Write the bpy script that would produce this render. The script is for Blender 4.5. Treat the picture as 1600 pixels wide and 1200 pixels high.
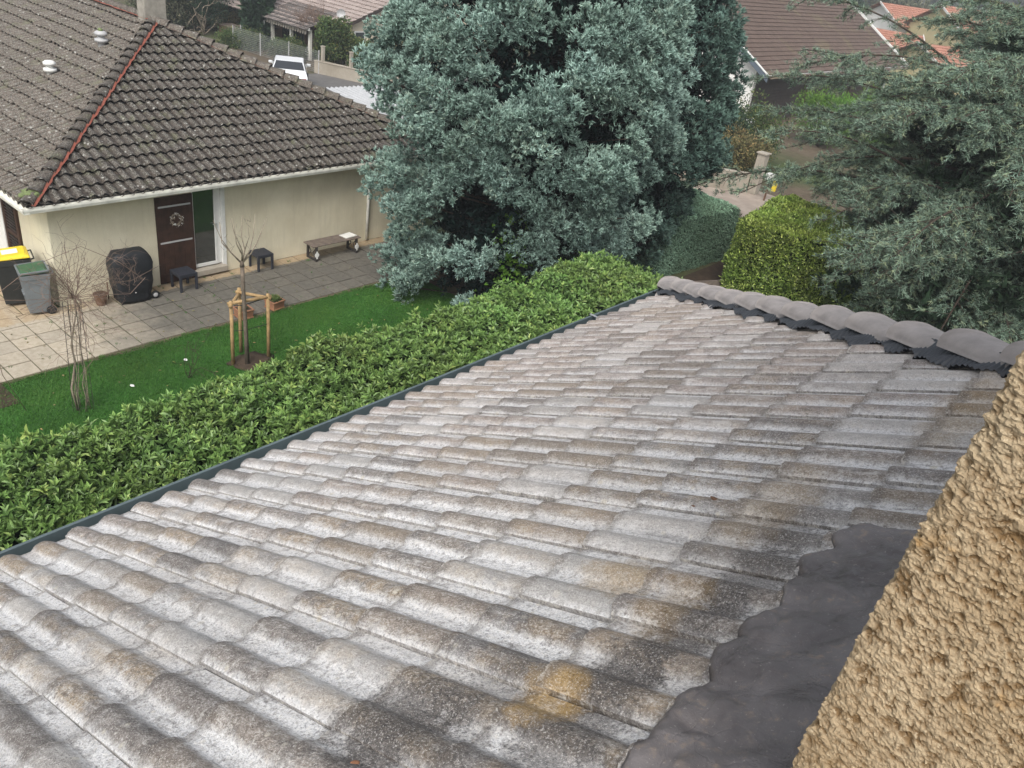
import bpy, bmesh, math, random
import numpy as np
from mathutils import Vector, Matrix, noise as mnoise

for o in list(bpy.data.objects): bpy.data.objects.remove(o)
SC = bpy.context.scene
COL = SC.collection
rad = math.radians

# ------------------------------------------------------------------ camera
CR = [(0.7413855, 0.6570296, 0.13660014), (0.41924955, -0.29453465, -0.85876607), (-0.52400125, 0.69394628, -0.49382309)]
rt, dn, fw = Vector(CR[0]), Vector(CR[1]), Vector(CR[2])
camd = bpy.data.cameras.new('camera'); cam = bpy.data.objects.new('camera', camd); COL.objects.link(cam)
m = Matrix((rt, -dn, -fw)).transposed().to_4x4()
cam.matrix_world = m
camd.sensor_width = 36.0; camd.lens = 1267.0/1600*36; camd.clip_start = 0.02; camd.clip_end = 2000
SC.camera = cam
SC.render.resolution_x = 1024; SC.render.resolution_y = 768

# ------------------------------------------------------------------ sky and sun (soft, veiled daylight)
SUN_EL, SUN_AZ = 48.0, 150.0      # azimuth measured clockwise from +Y
w = bpy.data.worlds.new('World'); SC.world = w; w.use_nodes = True
nt = w.node_tree; nt.nodes.clear()
sky = nt.nodes.new('ShaderNodeTexSky'); sky.sky_type = 'NISHITA'; sky.sun_disc = False
sky.sun_elevation = rad(SUN_EL); sky.sun_rotation = rad(SUN_AZ); sky.dust_density = 4.0; sky.air_density = 1.0
hs = nt.nodes.new('ShaderNodeHueSaturation'); hs.inputs['Saturation'].default_value = 0.35
bg = nt.nodes.new('ShaderNodeBackground'); bg.inputs[1].default_value = 0.15
ow = nt.nodes.new('ShaderNodeOutputWorld')
nt.links.new(sky.outputs[0], hs.inputs['Color']); nt.links.new(hs.outputs[0], bg.inputs[0]); nt.links.new(bg.outputs[0], ow.inputs[0])
sd = bpy.data.lights.new('sun', 'SUN'); sd.energy = 1.25; sd.angle = rad(26); sd.color = (1.0, 0.96, 0.9)
so = bpy.data.objects.new('sun', sd); COL.objects.link(so)
sdir = Vector((math.sin(rad(SUN_AZ))*math.cos(rad(SUN_EL)), math.cos(rad(SUN_AZ))*math.cos(rad(SUN_EL)), math.sin(rad(SUN_EL))))
so.rotation_euler = sdir.to_track_quat('Z', 'Y').to_euler()
SC.view_settings.view_transform = 'Standard'; SC.view_settings.look = 'None'
SC.view_settings.exposure = 0.74; SC.view_settings.gamma = 1.0
SC.render.engine = 'CYCLES'

GZ = -8.8      # ground level (the camera is the origin, one metre over the roof)

# ------------------------------------------------------------------ material helpers
class NT:
    def __init__(s, name):
        s.m = bpy.data.materials.new(name); s.m.use_nodes = True; s.t = s.m.node_tree; s.t.nodes.clear()
        s.out = s.n('ShaderNodeOutputMaterial'); s.b = s.n('ShaderNodeBsdfPrincipled'); s.l(s.b.outputs[0], s.out.inputs[0])
        s.b.inputs['Specular IOR Level'].default_value = 0.3
    def n(s, t, **k):
        x = s.t.nodes.new(t)
        for a, v in k.items(): setattr(x, a, v)
        return x
    def l(s, a, b): s.t.links.new(a, b)
    def coord(s, kind='Object'): return s.n('ShaderNodeTexCoord').outputs[kind]
    def attr(s, name): return s.n('ShaderNodeAttribute', attribute_name=name).outputs['Fac']
    def mapping(s, v, scale=(1, 1, 1), rot=(0, 0, 0)):
        x = s.n('ShaderNodeMapping'); s.l(v, x.inputs[0]); x.inputs['Scale'].default_value = scale; x.inputs['Rotation'].default_value = rot; return x.outputs[0]
    def noise(s, v, scale, detail=4, rough=.55, dist=0):
        x = s.n('ShaderNodeTexNoise'); s.l(v, x.inputs['Vector']); x.inputs['Scale'].default_value = scale; x.inputs['Detail'].default_value = detail
        x.inputs['Roughness'].default_value = rough; x.inputs['Distortion'].default_value = dist; return x.outputs['Fac']
    def vor(s, v, scale, feature='F1', rnd=1.0):
        x = s.n('ShaderNodeTexVoronoi', feature=feature); s.l(v, x.inputs['Vector']); x.inputs['Scale'].default_value = scale; x.inputs['Randomness'].default_value = rnd; return x
    def ramp(s, f, a, b, ca=0.0, cb=1.0):
        x = s.n('ShaderNodeMapRange'); x.clamp = True; s.l(f, x.inputs['Value'])
        for i, v in zip(('From Min', 'From Max', 'To Min', 'To Max'), (a, b, ca, cb)): x.inputs[i].default_value = v
        return x.outputs[0]
    def math(s, op, a, b=0.0, c=0.0):
        x = s.n('ShaderNodeMath', operation=op)
        for i, v in enumerate((a, b, c)):
            if hasattr(v, 'is_output'): s.l(v, x.inputs[i])
            else: x.inputs[i].default_value = v
        return x.outputs[0]
    def mix(s, f, a, b, mode='MIX'):
        x = s.n('ShaderNodeMix', data_type='RGBA', blend_type=mode)
        if hasattr(f, 'is_output'): s.l(f, x.inputs[0])
        else: x.inputs[0].default_value = f
        for i, v in ((6, a), (7, b)):
            if hasattr(v, 'is_output'): s.l(v, x.inputs[i])
            else: x.inputs[i].default_value = (*v, 1)
        return x.outputs[2]
    def bump(s, h, strength=.5, dist=.01):
        x = s.n('ShaderNodeBump'); s.l(h, x.inputs['Height']); x.inputs['Strength'].default_value = strength; x.inputs['Distance'].default_value = dist
        s.l(x.outputs[0], s.b.inputs['Normal'])
    def col(s, c, rough=.8):
        if hasattr(c, 'is_output'): s.l(c, s.b.inputs['Base Color'])
        else: s.b.inputs['Base Color'].default_value = (*c, 1)
        if hasattr(rough, 'is_output'): s.l(rough, s.b.inputs['Roughness'])
        else: s.b.inputs['Roughness'].default_value = rough
        return s.m

def plain(name, c, rough=.6, var=.25, scale=6, bump=0.15, bscale=60, metal=0, spec=.3):
    t = NT(name); v = t.coord()
    n = t.noise(v, scale, 5, .6); n2 = t.noise(v, bscale, 3)
    c2 = tuple(x*(1-var) for x in c); c3 = tuple(min(1, x*(1+var*.6)) for x in c)
    cc = t.mix(t.ramp(n, .3, .7), c2, c3); t.b.inputs['Metallic'].default_value = metal; t.b.inputs['Specular IOR Level'].default_value = spec
    if bump: t.bump(n2, bump, .004)
    return t.col(cc, rough)

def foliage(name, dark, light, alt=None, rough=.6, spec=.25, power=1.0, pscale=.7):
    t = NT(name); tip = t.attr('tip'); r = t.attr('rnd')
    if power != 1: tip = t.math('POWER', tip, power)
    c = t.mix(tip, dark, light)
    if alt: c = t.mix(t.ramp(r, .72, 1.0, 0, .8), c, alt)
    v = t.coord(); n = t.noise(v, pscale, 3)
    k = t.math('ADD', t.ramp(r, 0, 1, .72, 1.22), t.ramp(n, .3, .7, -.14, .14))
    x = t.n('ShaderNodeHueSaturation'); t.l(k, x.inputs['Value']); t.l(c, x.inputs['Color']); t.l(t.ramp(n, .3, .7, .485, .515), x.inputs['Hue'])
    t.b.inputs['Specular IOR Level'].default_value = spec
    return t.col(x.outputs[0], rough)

# ------------------------------------------------------------------ mesh helpers
def np_mesh(name, V, faces, mat, parent=None, attrs=None, uv=None, smooth=True, loc=None):
    """faces: list of (M,k) int arrays"""
    me = bpy.data.meshes.new(name)
    V = np.asarray(V, np.float32); me.vertices.add(len(V)); me.vertices.foreach_set('co', V.ravel())
    faces = [np.asarray(f, np.int32) for f in faces if len(f)]
    tot = sum(f.size for f in faces); nf = sum(len(f) for f in faces)
    me.loops.add(tot); me.polygons.add(nf)
    li = np.concatenate([f.ravel() for f in faces]); me.loops.foreach_set('vertex_index', li)
    sizes = np.concatenate([np.full(len(f), f.shape[1], np.int32) for f in faces])
    st = np.zeros(nf, np.int32); st[1:] = np.cumsum(sizes)[:-1]
    me.polygons.foreach_set('loop_start', st)
    try: me.polygons.foreach_set('loop_total', sizes)
    except Exception: pass
    me.polygons.foreach_set('use_smooth', np.full(nf, smooth, bool))
    me.update(calc_edges=True)
    for k, a in (attrs or {}).items():
        at = me.attributes.new(k, 'FLOAT', 'POINT'); at.data.foreach_set('value', np.asarray(a, np.float32))
    if uv is not None:
        ul = me.uv_layers.new(name='UVMap'); ul.data.foreach_set('uv', np.asarray(uv, np.float32)[li].ravel())
    me.materials.append(mat)
    o = bpy.data.objects.new(name, me); COL.objects.link(o)
    if parent is not None:
        o.parent = parent
        if parent.name in T_inv: o.matrix_parent_inverse = Matrix.Translation(-T_inv[parent.name])
    return o

class MB:
    def __init__(s): s.v = []; s.q = []; s.t = []; s.n = 0; s.r = []
    def add(s, V, q=(), t=(), r=None):
        V = np.asarray(V, float).reshape(-1, 3)
        if len(q): s.q.append(np.asarray(q, int)+s.n)
        if len(t): s.t.append(np.asarray(t, int)+s.n)
        s.v.append(V); s.r.append(np.full(len(V), random.random() if r is None else r)); s.n += len(V); return s
    def box(s, c, d, rz=0, taper=1.0, M=None):
        x, y, z = d[0]/2, d[1]/2, d[2]/2
        V = [(-x, -y, -z), (x, -y, -z), (x, y, -z), (-x, y, -z), (-x*taper, -y*taper, z), (x*taper, -y*taper, z), (x*taper, y*taper, z), (-x*taper, y*taper, z)]
        R = Matrix.Rotation(rz, 3, 'Z') if M is None else M
        V = [tuple(R @ Vector(p)+Vector(c)) for p in V]
        return s.add(V, [(0, 3, 2, 1), (4, 5, 6, 7), (0, 1, 5, 4), (1, 2, 6, 5), (2, 3, 7, 6), (3, 0, 4, 7)])
    def bar(s, a, b, w_, h_=None, up=(0, 0, 1)):
        a, b = Vector(a), Vector(b); d = b-a; L = d.length; h_ = h_ or w_
        z = d.normalized(); x = z.cross(Vector(up))
        if x.length < 1e-3: x = z.cross(Vector((1, 0, 0)))
        x.normalize(); y = z.cross(x)
        M = Matrix((x, y, z)).transposed()
        return s.box((a+b)/2, (w_, h_, L), M=M)
    def tube(s, P, Rd, k=6, cap=True):
        P = np.asarray(P, float); n = len(P); Rd = np.broadcast_to(np.asarray(Rd, float), (n,))
        T = np.gradient(P, axis=0) if n > 1 else np.array([[0, 0, 1.]])
        T /= np.linalg.norm(T, axis=1)[:, None]+1e-9
        ref = np.array([.31, .17, .93]) if abs(T[:, 2]).mean() < .8 else np.array([.95, .2, .1])
        A = np.cross(T, ref); A /= np.linalg.norm(A, axis=1)[:, None]; B = np.cross(T, A)
        an = np.linspace(0, 2*np.pi, k, endpoint=False)
        V = P[:, None]+Rd[:, None, None]*(np.cos(an)[None, :, None]*A[:, None]+np.sin(an)[None, :, None]*B[:, None])
        q = []
        i = np.arange(n-1)[:, None]*k; j = np.arange(k)[None]; jn = (j+1) % k
        q = np.stack([i+j, i+jn, i+k+jn, i+k+j], -1).reshape(-1, 4)
        V = V.reshape(-1, 3); t = []
        if cap:
            V = np.vstack([V, P[0], P[-1]]); c0, c1 = n*k, n*k+1
            t = [(c0, (j_+1) % k, j_) for j_ in range(k)]+[(c1, (n-1)*k+j_, (n-1)*k+(j_+1) % k) for j_ in range(k)]
        return s.add(V, q, t)
    def lathe(s, prof, c, k=20, axis=None):
        an = np.linspace(0, 2*np.pi, k, endpoint=False); pr = np.array(prof, float); n = len(pr)
        V = np.stack([pr[:, 0][:, None]*np.cos(an), pr[:, 0][:, None]*np.sin(an), np.repeat(pr[:, 1][:, None], k, 1)], -1).reshape(-1, 3)
        if axis is not None:
            M = np.array(Vector((0, 0, 1)).rotation_difference(Vector(axis)).to_matrix()); V = V@M.T
        V = V+np.array(c)
        i = np.arange(n-1)[:, None]*k; j = np.arange(k)[None]; jn = (j+1) % k
        return s.add(V, np.stack([i+j, i+jn, i+k+jn, i+k+j], -1).reshape(-1, 4))
    def poly(s, P):
        P = [tuple(p) for p in P]
        if len(P) == 4: return s.add(P, [(0, 1, 2, 3)])
        return s.add(P, [], [(0, i, i+1) for i in range(1, len(P)-1)])
    def prism(s, P, vec):
        n = len(P); P = np.array(P, float); V = np.vstack([P, P+np.array(vec)])
        t = [(0, i+1, i) for i in range(1, n-1)]+[(n, n+i, n+i+1) for i in range(1, n-1)]
        q = [(i, (i+1) % n, n+(i+1) % n, n+i) for i in range(n)]
        return s.add(V, q, t)
    def build(s, name, mat, parent=None, smooth=False, bevel=0, uv=None):
        V = np.vstack(s.v); f = ([np.vstack(s.q)] if s.q else [])+([np.vstack(s.t)] if s.t else [])
        o = np_mesh(name, V, f, mat, parent, {'rnd': np.concatenate(s.r)}, smooth=smooth)
        if bevel:
            b = o.modifiers.new('bevel', 'BEVEL'); b.width = bevel; b.segments = 2; b.limit_method = 'ANGLE'
        return o

def tag(o, label=None, cat=None, group=None, kind=None):
    if label: o['label'] = label
    if cat: o['category'] = cat
    if group: o['group'] = group
    if kind: o['kind'] = kind
    return o
def thing(name, loc, label, cat, group=None):
    o = bpy.data.objects.new(name, None); COL.objects.link(o); o.location = loc; o.empty_display_size = .2
    T_inv[o.name] = Vector(loc); return tag(o, label, cat, group)
T_inv = {}
def root_of(o):
    while o.parent is not None: o = o.parent
    return o

# ------------------------------------------------------------------ materials
STAIN_DARK = ((.84, 1.40, .16, .14, .85), (.76, 1.28, .16, .14, .6), (1.16, 1.04, .16, .08, .85), (1.38, 1.0, .18, .09, .8), (1.62, .97, .22, .08, .7), (1.95, 1.0, .2, .09, .5), (1.0, 1.02, .2, .1, .7), (1.0, 1.26, .12, .10, .5))
STAIN_OCHRE = ((1.03, 1.13, .09, .08, .85), (1.52, 1.28, .10, .12, .5), (1.45, 1.08, .14, .07, .35), (2.05, 1.10, .3, .1, .3), (2.9, .80, .4, .10, .35))
def mat_roof_own():
    t = NT('weathered_roof_tile'); uvm = t.n('ShaderNodeUVMap').outputs[0]; v = t.coord()
    h = t.attr('h'); r = t.attr('rnd'); s2 = t.attr('roll')
    n1 = t.noise(v, 2.2, 5, .6); n2 = t.noise(v, 22, 6, .7); n3 = t.noise(v, 110, 4, .75); n4 = t.noise(v, 7, 5, .65)
    brown = t.mix(t.ramp(n2, .3, .72), (.12, .092, .075), (.40, .335, .285))
    grey = t.mix(t.ramp(n2, .3, .72), (.13, .128, .13), (.38, .375, .37))
    base = t.mix(t.math('MULTIPLY_ADD', r, .5, t.ramp(n4, .35, .65, 0, .5)), grey, brown)
    ochre = t.mix(t.ramp(n3, .3, .7), (.25, .175, .10), (.52, .41, .27))
    base = t.mix(t.math('MULTIPLY', t.ramp(n4, .42, .58), t.ramp(t.math('FRACT', t.math('MULTIPLY', r, 7.3)), .35, .8, .1, .9)), base, ochre)
    # chalky white bloom in the troughs
    white = t.mix(t.ramp(n3, .34, .60), (.52, .52, .53), (.97, .97, .97))
    low = t.math('ADD', h, t.math('MULTIPLY_ADD', n2, .026, -.013)); low = t.math('ADD', low, t.math('MULTIPLY_ADD', n1, .022, -.011))
    wf = t.ramp(low, .005, .018, 1.0, 0.0)
    wf = t.math('MAXIMUM', wf, t.math('MULTIPLY', t.ramp(n4, .52, .64), t.ramp(n3, .45, .6, 0, .55)))
    dirt = t.ramp(t.noise(v, 1.3, 4, .6), .28, .50, .5, 1.0)
    c = t.mix(t.math('MULTIPLY', wf, dirt), base, white)
    # speckle
    c = t.mix(t.ramp(t.noise(v, 46, 5, .75), .52, .60, 0, .5), c, (.11, .092, .08)); c = t.mix(t.ramp(t.noise(v, 38, 5, .8), .55, .63, 0, .55), c, (.80, .78, .74)); sp = t.ramp(n3, .54, .66, 0, .6); c = t.mix(sp, c, (.62, .58, .52))
    sk = t.ramp(n3, .30, .44, .45, 0); c = t.mix(sk, c, (.06, .055, .05))
    # pale lichen rosettes
    vo = t.vor(v, 9); d = t.math('ADD', vo.outputs['Distance'], t.math('MULTIPLY', n2, .12))
    vc = t.n('ShaderNodeSeparateColor'); t.l(vo.outputs['Color'], vc.inputs[0])
    li = t.math('MULTIPLY', t.ramp(d, .14, .19, 1, 0), t.ramp(vc.outputs[0], .70, .72))
    c = t.mix(t.math('MULTIPLY', li, .8), c, t.mix(t.ramp(n3, .3, .7), (.50, .45, .36), (.80, .76, .66)))
    vo2 = t.vor(v, 26); d2 = t.math('ADD', vo2.outputs['Distance'], t.math('MULTIPLY', n3, .2)); vc2 = t.n('ShaderNodeSeparateColor'); t.l(vo2.outputs['Color'], vc2.inputs[0])
    c = t.mix(t.math('MULTIPLY', t.ramp(d2, .26, .34, .7, 0), t.ramp(vc2.outputs[1], .84, .87)), c, (.66, .62, .53))
    # dark damp patch below the flashing, and ochre lichen, both at fixed places on the roof (u, v metres)
    sep = t.n('ShaderNodeSeparateXYZ'); t.l(uvm, sep.inputs[0]); U, W_ = sep.outputs[0], sep.outputs[1]
    def blob(u0, v0, ru, rv, edge=.5, nz=.9):
        a = t.math('POWER', t.math('DIVIDE', t.math('SUBTRACT', U, u0), ru), 2); b = t.math('POWER', t.math('DIVIDE', t.math('SUBTRACT', W_, v0), rv), 2)
        q = t.math('ADD', t.math('ADD', a, b), t.math('MULTIPLY_ADD', n4, nz*2, -nz)); q = t.math('ADD', q, t.math('MULTIPLY_ADD', n2, 3.2, -1.6)); q = t.math('ADD', q, t.math('MULTIPLY_ADD', n3, 1.6, -.8)); return t.ramp(q, 1-edge, 1+edge, 1, 0)
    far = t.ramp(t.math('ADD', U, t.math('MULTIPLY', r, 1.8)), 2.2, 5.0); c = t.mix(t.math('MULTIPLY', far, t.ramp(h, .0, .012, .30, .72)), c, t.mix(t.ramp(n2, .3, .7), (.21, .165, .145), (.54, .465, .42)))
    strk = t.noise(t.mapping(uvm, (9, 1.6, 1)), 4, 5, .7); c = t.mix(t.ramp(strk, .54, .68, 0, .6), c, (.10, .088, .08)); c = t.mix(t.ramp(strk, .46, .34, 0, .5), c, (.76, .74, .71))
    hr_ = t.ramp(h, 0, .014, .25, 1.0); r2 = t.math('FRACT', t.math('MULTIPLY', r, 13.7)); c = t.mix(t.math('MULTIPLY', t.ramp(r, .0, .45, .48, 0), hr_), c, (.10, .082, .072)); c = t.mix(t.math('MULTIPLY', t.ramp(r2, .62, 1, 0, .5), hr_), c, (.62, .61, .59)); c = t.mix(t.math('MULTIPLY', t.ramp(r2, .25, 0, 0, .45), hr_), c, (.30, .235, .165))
    for (u0, v0, ru, rv, f) in STAIN_DARK:
        c = t.mix(t.math('MULTIPLY', blob(u0, v0, ru, rv), f), c, t.mix(t.ramp(n3, .35, .65), (.045, .042, .042), (.15, .13, .115)))
    for (u0, v0, ru, rv, f) in STAIN_OCHRE:
        c = t.mix(t.math('MULTIPLY', blob(u0, v0, ru, rv, .7), f), c, t.mix(t.ramp(n3, .35, .65), (.28, .17, .05), (.52, .35, .14)))
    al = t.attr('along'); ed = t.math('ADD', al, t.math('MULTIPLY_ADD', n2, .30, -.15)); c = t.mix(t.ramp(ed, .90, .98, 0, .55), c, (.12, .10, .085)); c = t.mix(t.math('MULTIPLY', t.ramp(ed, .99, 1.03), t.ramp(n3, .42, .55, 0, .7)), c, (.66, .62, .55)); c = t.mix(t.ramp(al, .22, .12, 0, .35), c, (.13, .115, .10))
    n5 = t.noise(v, 210, 3, .8); n6 = t.noise(t.mapping(uvm, (120, 45, 1)), 1, 4, .8)
    c = t.mix(t.ramp(n5, .44, .34, 0, .55), c, (.09, .085, .08)); c = t.mix(t.ramp(n5, .56, .66, 0, .55), c, (.86, .84, .80)); c = t.mix(t.ramp(n6, .58, .70, 0, .5), c, (.13, .12, .11)); c = t.mix(t.ramp(n6, .42, .32, 0, .4), c, (.80, .79, .77))
    hgt = t.math('ADD', t.math('ADD', t.math('MULTIPLY', n3, .6), t.math('MULTIPLY', n5, .35)), n2); t.bump(hgt, 1.0, .011)
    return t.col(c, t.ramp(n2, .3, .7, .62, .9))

def mat_roof_bungalow():
    t = NT('mossy_dark_roof_tile'); v = t.coord(); r = t.attr('rnd'); h = t.attr('h')
    n1 = t.noise(v, 1.2, 4, .6); n2 = t.noise(v, 14, 5, .7); n3 = t.noise(v, 40, 3, .7)
    c = t.mix(t.ramp(n2, .3, .7), (.011, .0085, .0065), (.078, .060, .047))
    c = t.mix(t.math('MULTIPLY', r, .6), c, t.mix(t.ramp(n2, .3, .7), (.022, .018, .016), (.11, .092, .08)))
    # the slope that faces away from the garden is drier and browner
    g = t.n('ShaderNodeNewGeometry'); sp = t.n('ShaderNodeSeparateXYZ'); t.l(g.outputs['True Normal'], sp.inputs[0])
    wa = t.math('MULTIPLY', t.attr('dry'), t.ramp(n1, .2, .8, .55, 1.0))
    c = t.mix(wa, c, t.mix(t.ramp(n2, .32, .7), (.040, .032, .026), (.20, .165, .135)))
    vo = t.vor(v, 7.0); vc = t.n('ShaderNodeSeparateColor'); t.l(vo.outputs['Color'], vc.inputs[0])
    d = t.math('ADD', vo.outputs['Distance'], t.math('MULTIPLY', n3, .35))
    li = t.math('MULTIPLY', t.ramp(d, .26, .40, 1, 0), t.ramp(t.math('ADD', vc.outputs[0], t.math('MULTIPLY', n1, .5)), .70, .78))
    c = t.mix(t.math('MULTIPLY', li, .75), c, (.50, .50, .46))
    c = t.mix(t.math('MULTIPLY', t.ramp(n3, .50, .62), t.ramp(h, .01, .05, .15, .8)), c, (.34, .34, .30))
    c = t.mix(t.math('MULTIPLY', t.ramp(t.noise(v, 2.5, 4), .56, .68, 0, .5), t.ramp(n3, .4, .6)), c, (.15, .17, .085))
    t.bump(t.math('ADD', n2, n3), .6, .01)
    return t.col(c, .85)

def mat_brown_roof(name, a, b, fine=True, speck=None):
    t = NT(name); v = t.coord(); n2 = t.noise(v, 6, 5, .7); n3 = t.noise(v, 45, 3, .7); r = t.attr('rnd')
    c = t.mix(t.math('ADD', t.ramp(n2, .3, .7, 0, .6), t.math('MULTIPLY', r, .4)), a, b)
    c = t.mix(t.ramp(n3, .55, .75, 0, .35), c, tuple(min(1, x*2.6+.03) for x in b))
    if speck: c = t.mix(t.ramp(t.noise(v, .45, 3), .55, .7, 0, .6), c, speck)
    t.bump(n3, .5, .01); return t.col(c, .85)

def mat_stucco(name, a, b, streak=True, bump=.5, bscale=55, bdist=.012):
    t = NT(name); v = t.coord(); n1 = t.noise(v, .9, 5, .6); n2 = t.noise(v, bscale, 5, .7)
    c = t.mix(t.ramp(n1, .3, .7), a, b)
    if streak:
        st = t.noise(t.mapping(v, (5, 5, .35)), 1.6, 5, .65); c = t.mix(t.ramp(st, .52, .80, 0, .22), c, tuple(x*.55 for x in a))
        st2 = t.noise(t.mapping(v, (14, 14, 2.4)), 1.5, 4, .6); c = t.mix(t.ramp(st2, .5, .75, 0, .10), c, tuple(min(1, x*1.25) for x in b))
    c = t.mix(t.ramp(n2, .3, .5, .30, 0), c, tuple(x*.5 for x in a))
    t.bump(n2, bump, bdist); return t.col(c, .9)

def mat_roughcast():
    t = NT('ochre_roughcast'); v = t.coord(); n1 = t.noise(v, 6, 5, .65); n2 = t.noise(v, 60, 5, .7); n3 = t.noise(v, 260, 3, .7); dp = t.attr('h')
    c = t.mix(t.ramp(n1, .3, .7), (.265, .195, .115), (.41, .325, .215))
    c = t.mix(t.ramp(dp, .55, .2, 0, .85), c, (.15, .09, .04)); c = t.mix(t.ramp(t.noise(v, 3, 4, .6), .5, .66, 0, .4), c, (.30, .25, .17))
    c = t.mix(t.math('MULTIPLY', t.ramp(n2, .58, .75), .5), c, (.64, .53, .36))
    c = t.mix(t.ramp(n3, .25, .45, .4, 0), c, (.20, .12, .055)); c = t.mix(t.ramp(n3, .58, .70, 0, .45), c, (.66, .56, .40))
    c = t.mix(t.ramp(t.noise(v, 14, 3), .64, .72, 0, .7), c, (.34, .19, .06))
    t.bump(t.math('ADD', n3, n2), .7, .003); t.b.inputs['Specular IOR Level'].default_value = .05; return t.col(c, 1.0)

def mat_flashing():
    t = NT('bitumen_flashing'); v = t.coord(); n1 = t.noise(v, 5, 5, .6, .5); n2 = t.noise(v, 30, 5, .7); n3 = t.noise(v, 150, 3)
    c = t.mix(t.ramp(n1, .35, .65), (.070, .060, .058), (.165, .150, .148))
    c = t.mix(t.math('MULTIPLY', t.ramp(n2, .54, .64), t.ramp(n1, .48, .58, 0, .8)), c, (.24, .19, .15))
    c = t.mix(t.ramp(n3, .64, .72, 0, .5), c, (.4, .37, .34))
    t.bump(t.math('ADD', t.math('ADD', t.math('MULTIPLY', n3, .25), n2), t.math('MULTIPLY', t.ramp(t.math('ABSOLUTE', t.math('SUBTRACT', t.noise(v, 7, 4, .6, 1.2), .5)), 0, .035), .35)), .45, .007); t.b.inputs['Specular IOR Level'].default_value = .45
    return t.col(c, t.ramp(n1, .35, .65, .28, .55))

def mat_lawn():
    t = NT('lawn'); v = t.coord(); n1 = t.noise(v, 1.1, 5, .6); n2 = t.noise(v, 30, 5, .7); n3 = t.noise(v, 120, 3)
    c = t.mix(t.ramp(n1, .3, .7), (.026, .095, .013), (.055, .158, .022))
    c = t.mix(t.ramp(n2, .35, .7, 0, .5), c, (.035, .11, .018)); c = t.mix(t.ramp(n3, .4, .7, 0, .3), c, (.010, .042, .008))
    t.bump(n3, .8, .02); return t.col(c, .9)

def mat_patio():
    t = NT('concrete_paving'); v = t.coord(); n1 = t.noise(v, .8, 5, .65); n2 = t.noise(v, 9, 5, .7); n3 = t.noise(v, 60, 4, .7); r = t.attr('rnd')
    sep = t.n('ShaderNodeSeparateXYZ'); t.l(v, sep.inputs[0]); Y = sep.outputs[1]; X_ = sep.outputs[0]
    dry = t.mix(t.ramp(n2, .3, .7), (.35, .30, .22), (.52, .455, .36)); dry = t.mix(t.math('MULTIPLY', r, .4), dry, (.25, .235, .205))
    damp = t.mix(t.ramp(n2, .3, .7), (.095, .088, .072), (.19, .175, .145)); damp = t.mix(t.math('MULTIPLY', r, .4), damp, (.085, .082, .074))
    c = t.mix(t.ramp(t.math('ADD', Y, t.math('MULTIPLY_ADD', n1, 3.0, -1.5)), 6.3, 8.0), dry, damp)
    tan = t.mix(t.ramp(n2, .3, .7), (.34, .25, .15), (.46, .36, .235))
    # first row against the wall keeps dry and sandy
    rowf = t.ramp(t.math('ADD', X_, t.math('MULTIPLY_ADD', n2, .3, -.15)), -17.28, -17.22, .85, 0)
    gap = t.ramp(t.noise(t.mapping(v, (.1, 1, 1)), .9, 2), .42, .5, .35, 1)
    c = t.mix(t.math('MULTIPLY', rowf, gap), c, tan)
    c = t.mix(t.ramp(n3, .60, .72, 0, .35), c, (.5, .47, .42)); c = t.mix(t.ramp(n1, .62, .75, 0, .5), c, (.07, .065, .055))
    t.bump(n3, .4, .004); return t.col(c, .85)

def mat_ground():
    t = NT('ground'); v = t.coord(); n1 = t.noise(v, .12, 5, .6); n2 = t.noise(v, 3, 5, .7)
    c = t.mix(t.ramp(n2, .3, .7), (.075, .058, .038), (.14, .11, .075))
    c = t.mix(t.ramp(n1, .42, .58), c, t.mix(t.ramp(n2, .3, .7), (.03, .05, .015), (.07, .10, .03)))
    t.bump(n2, .6, .05); return t.col(c, .95)

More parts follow.
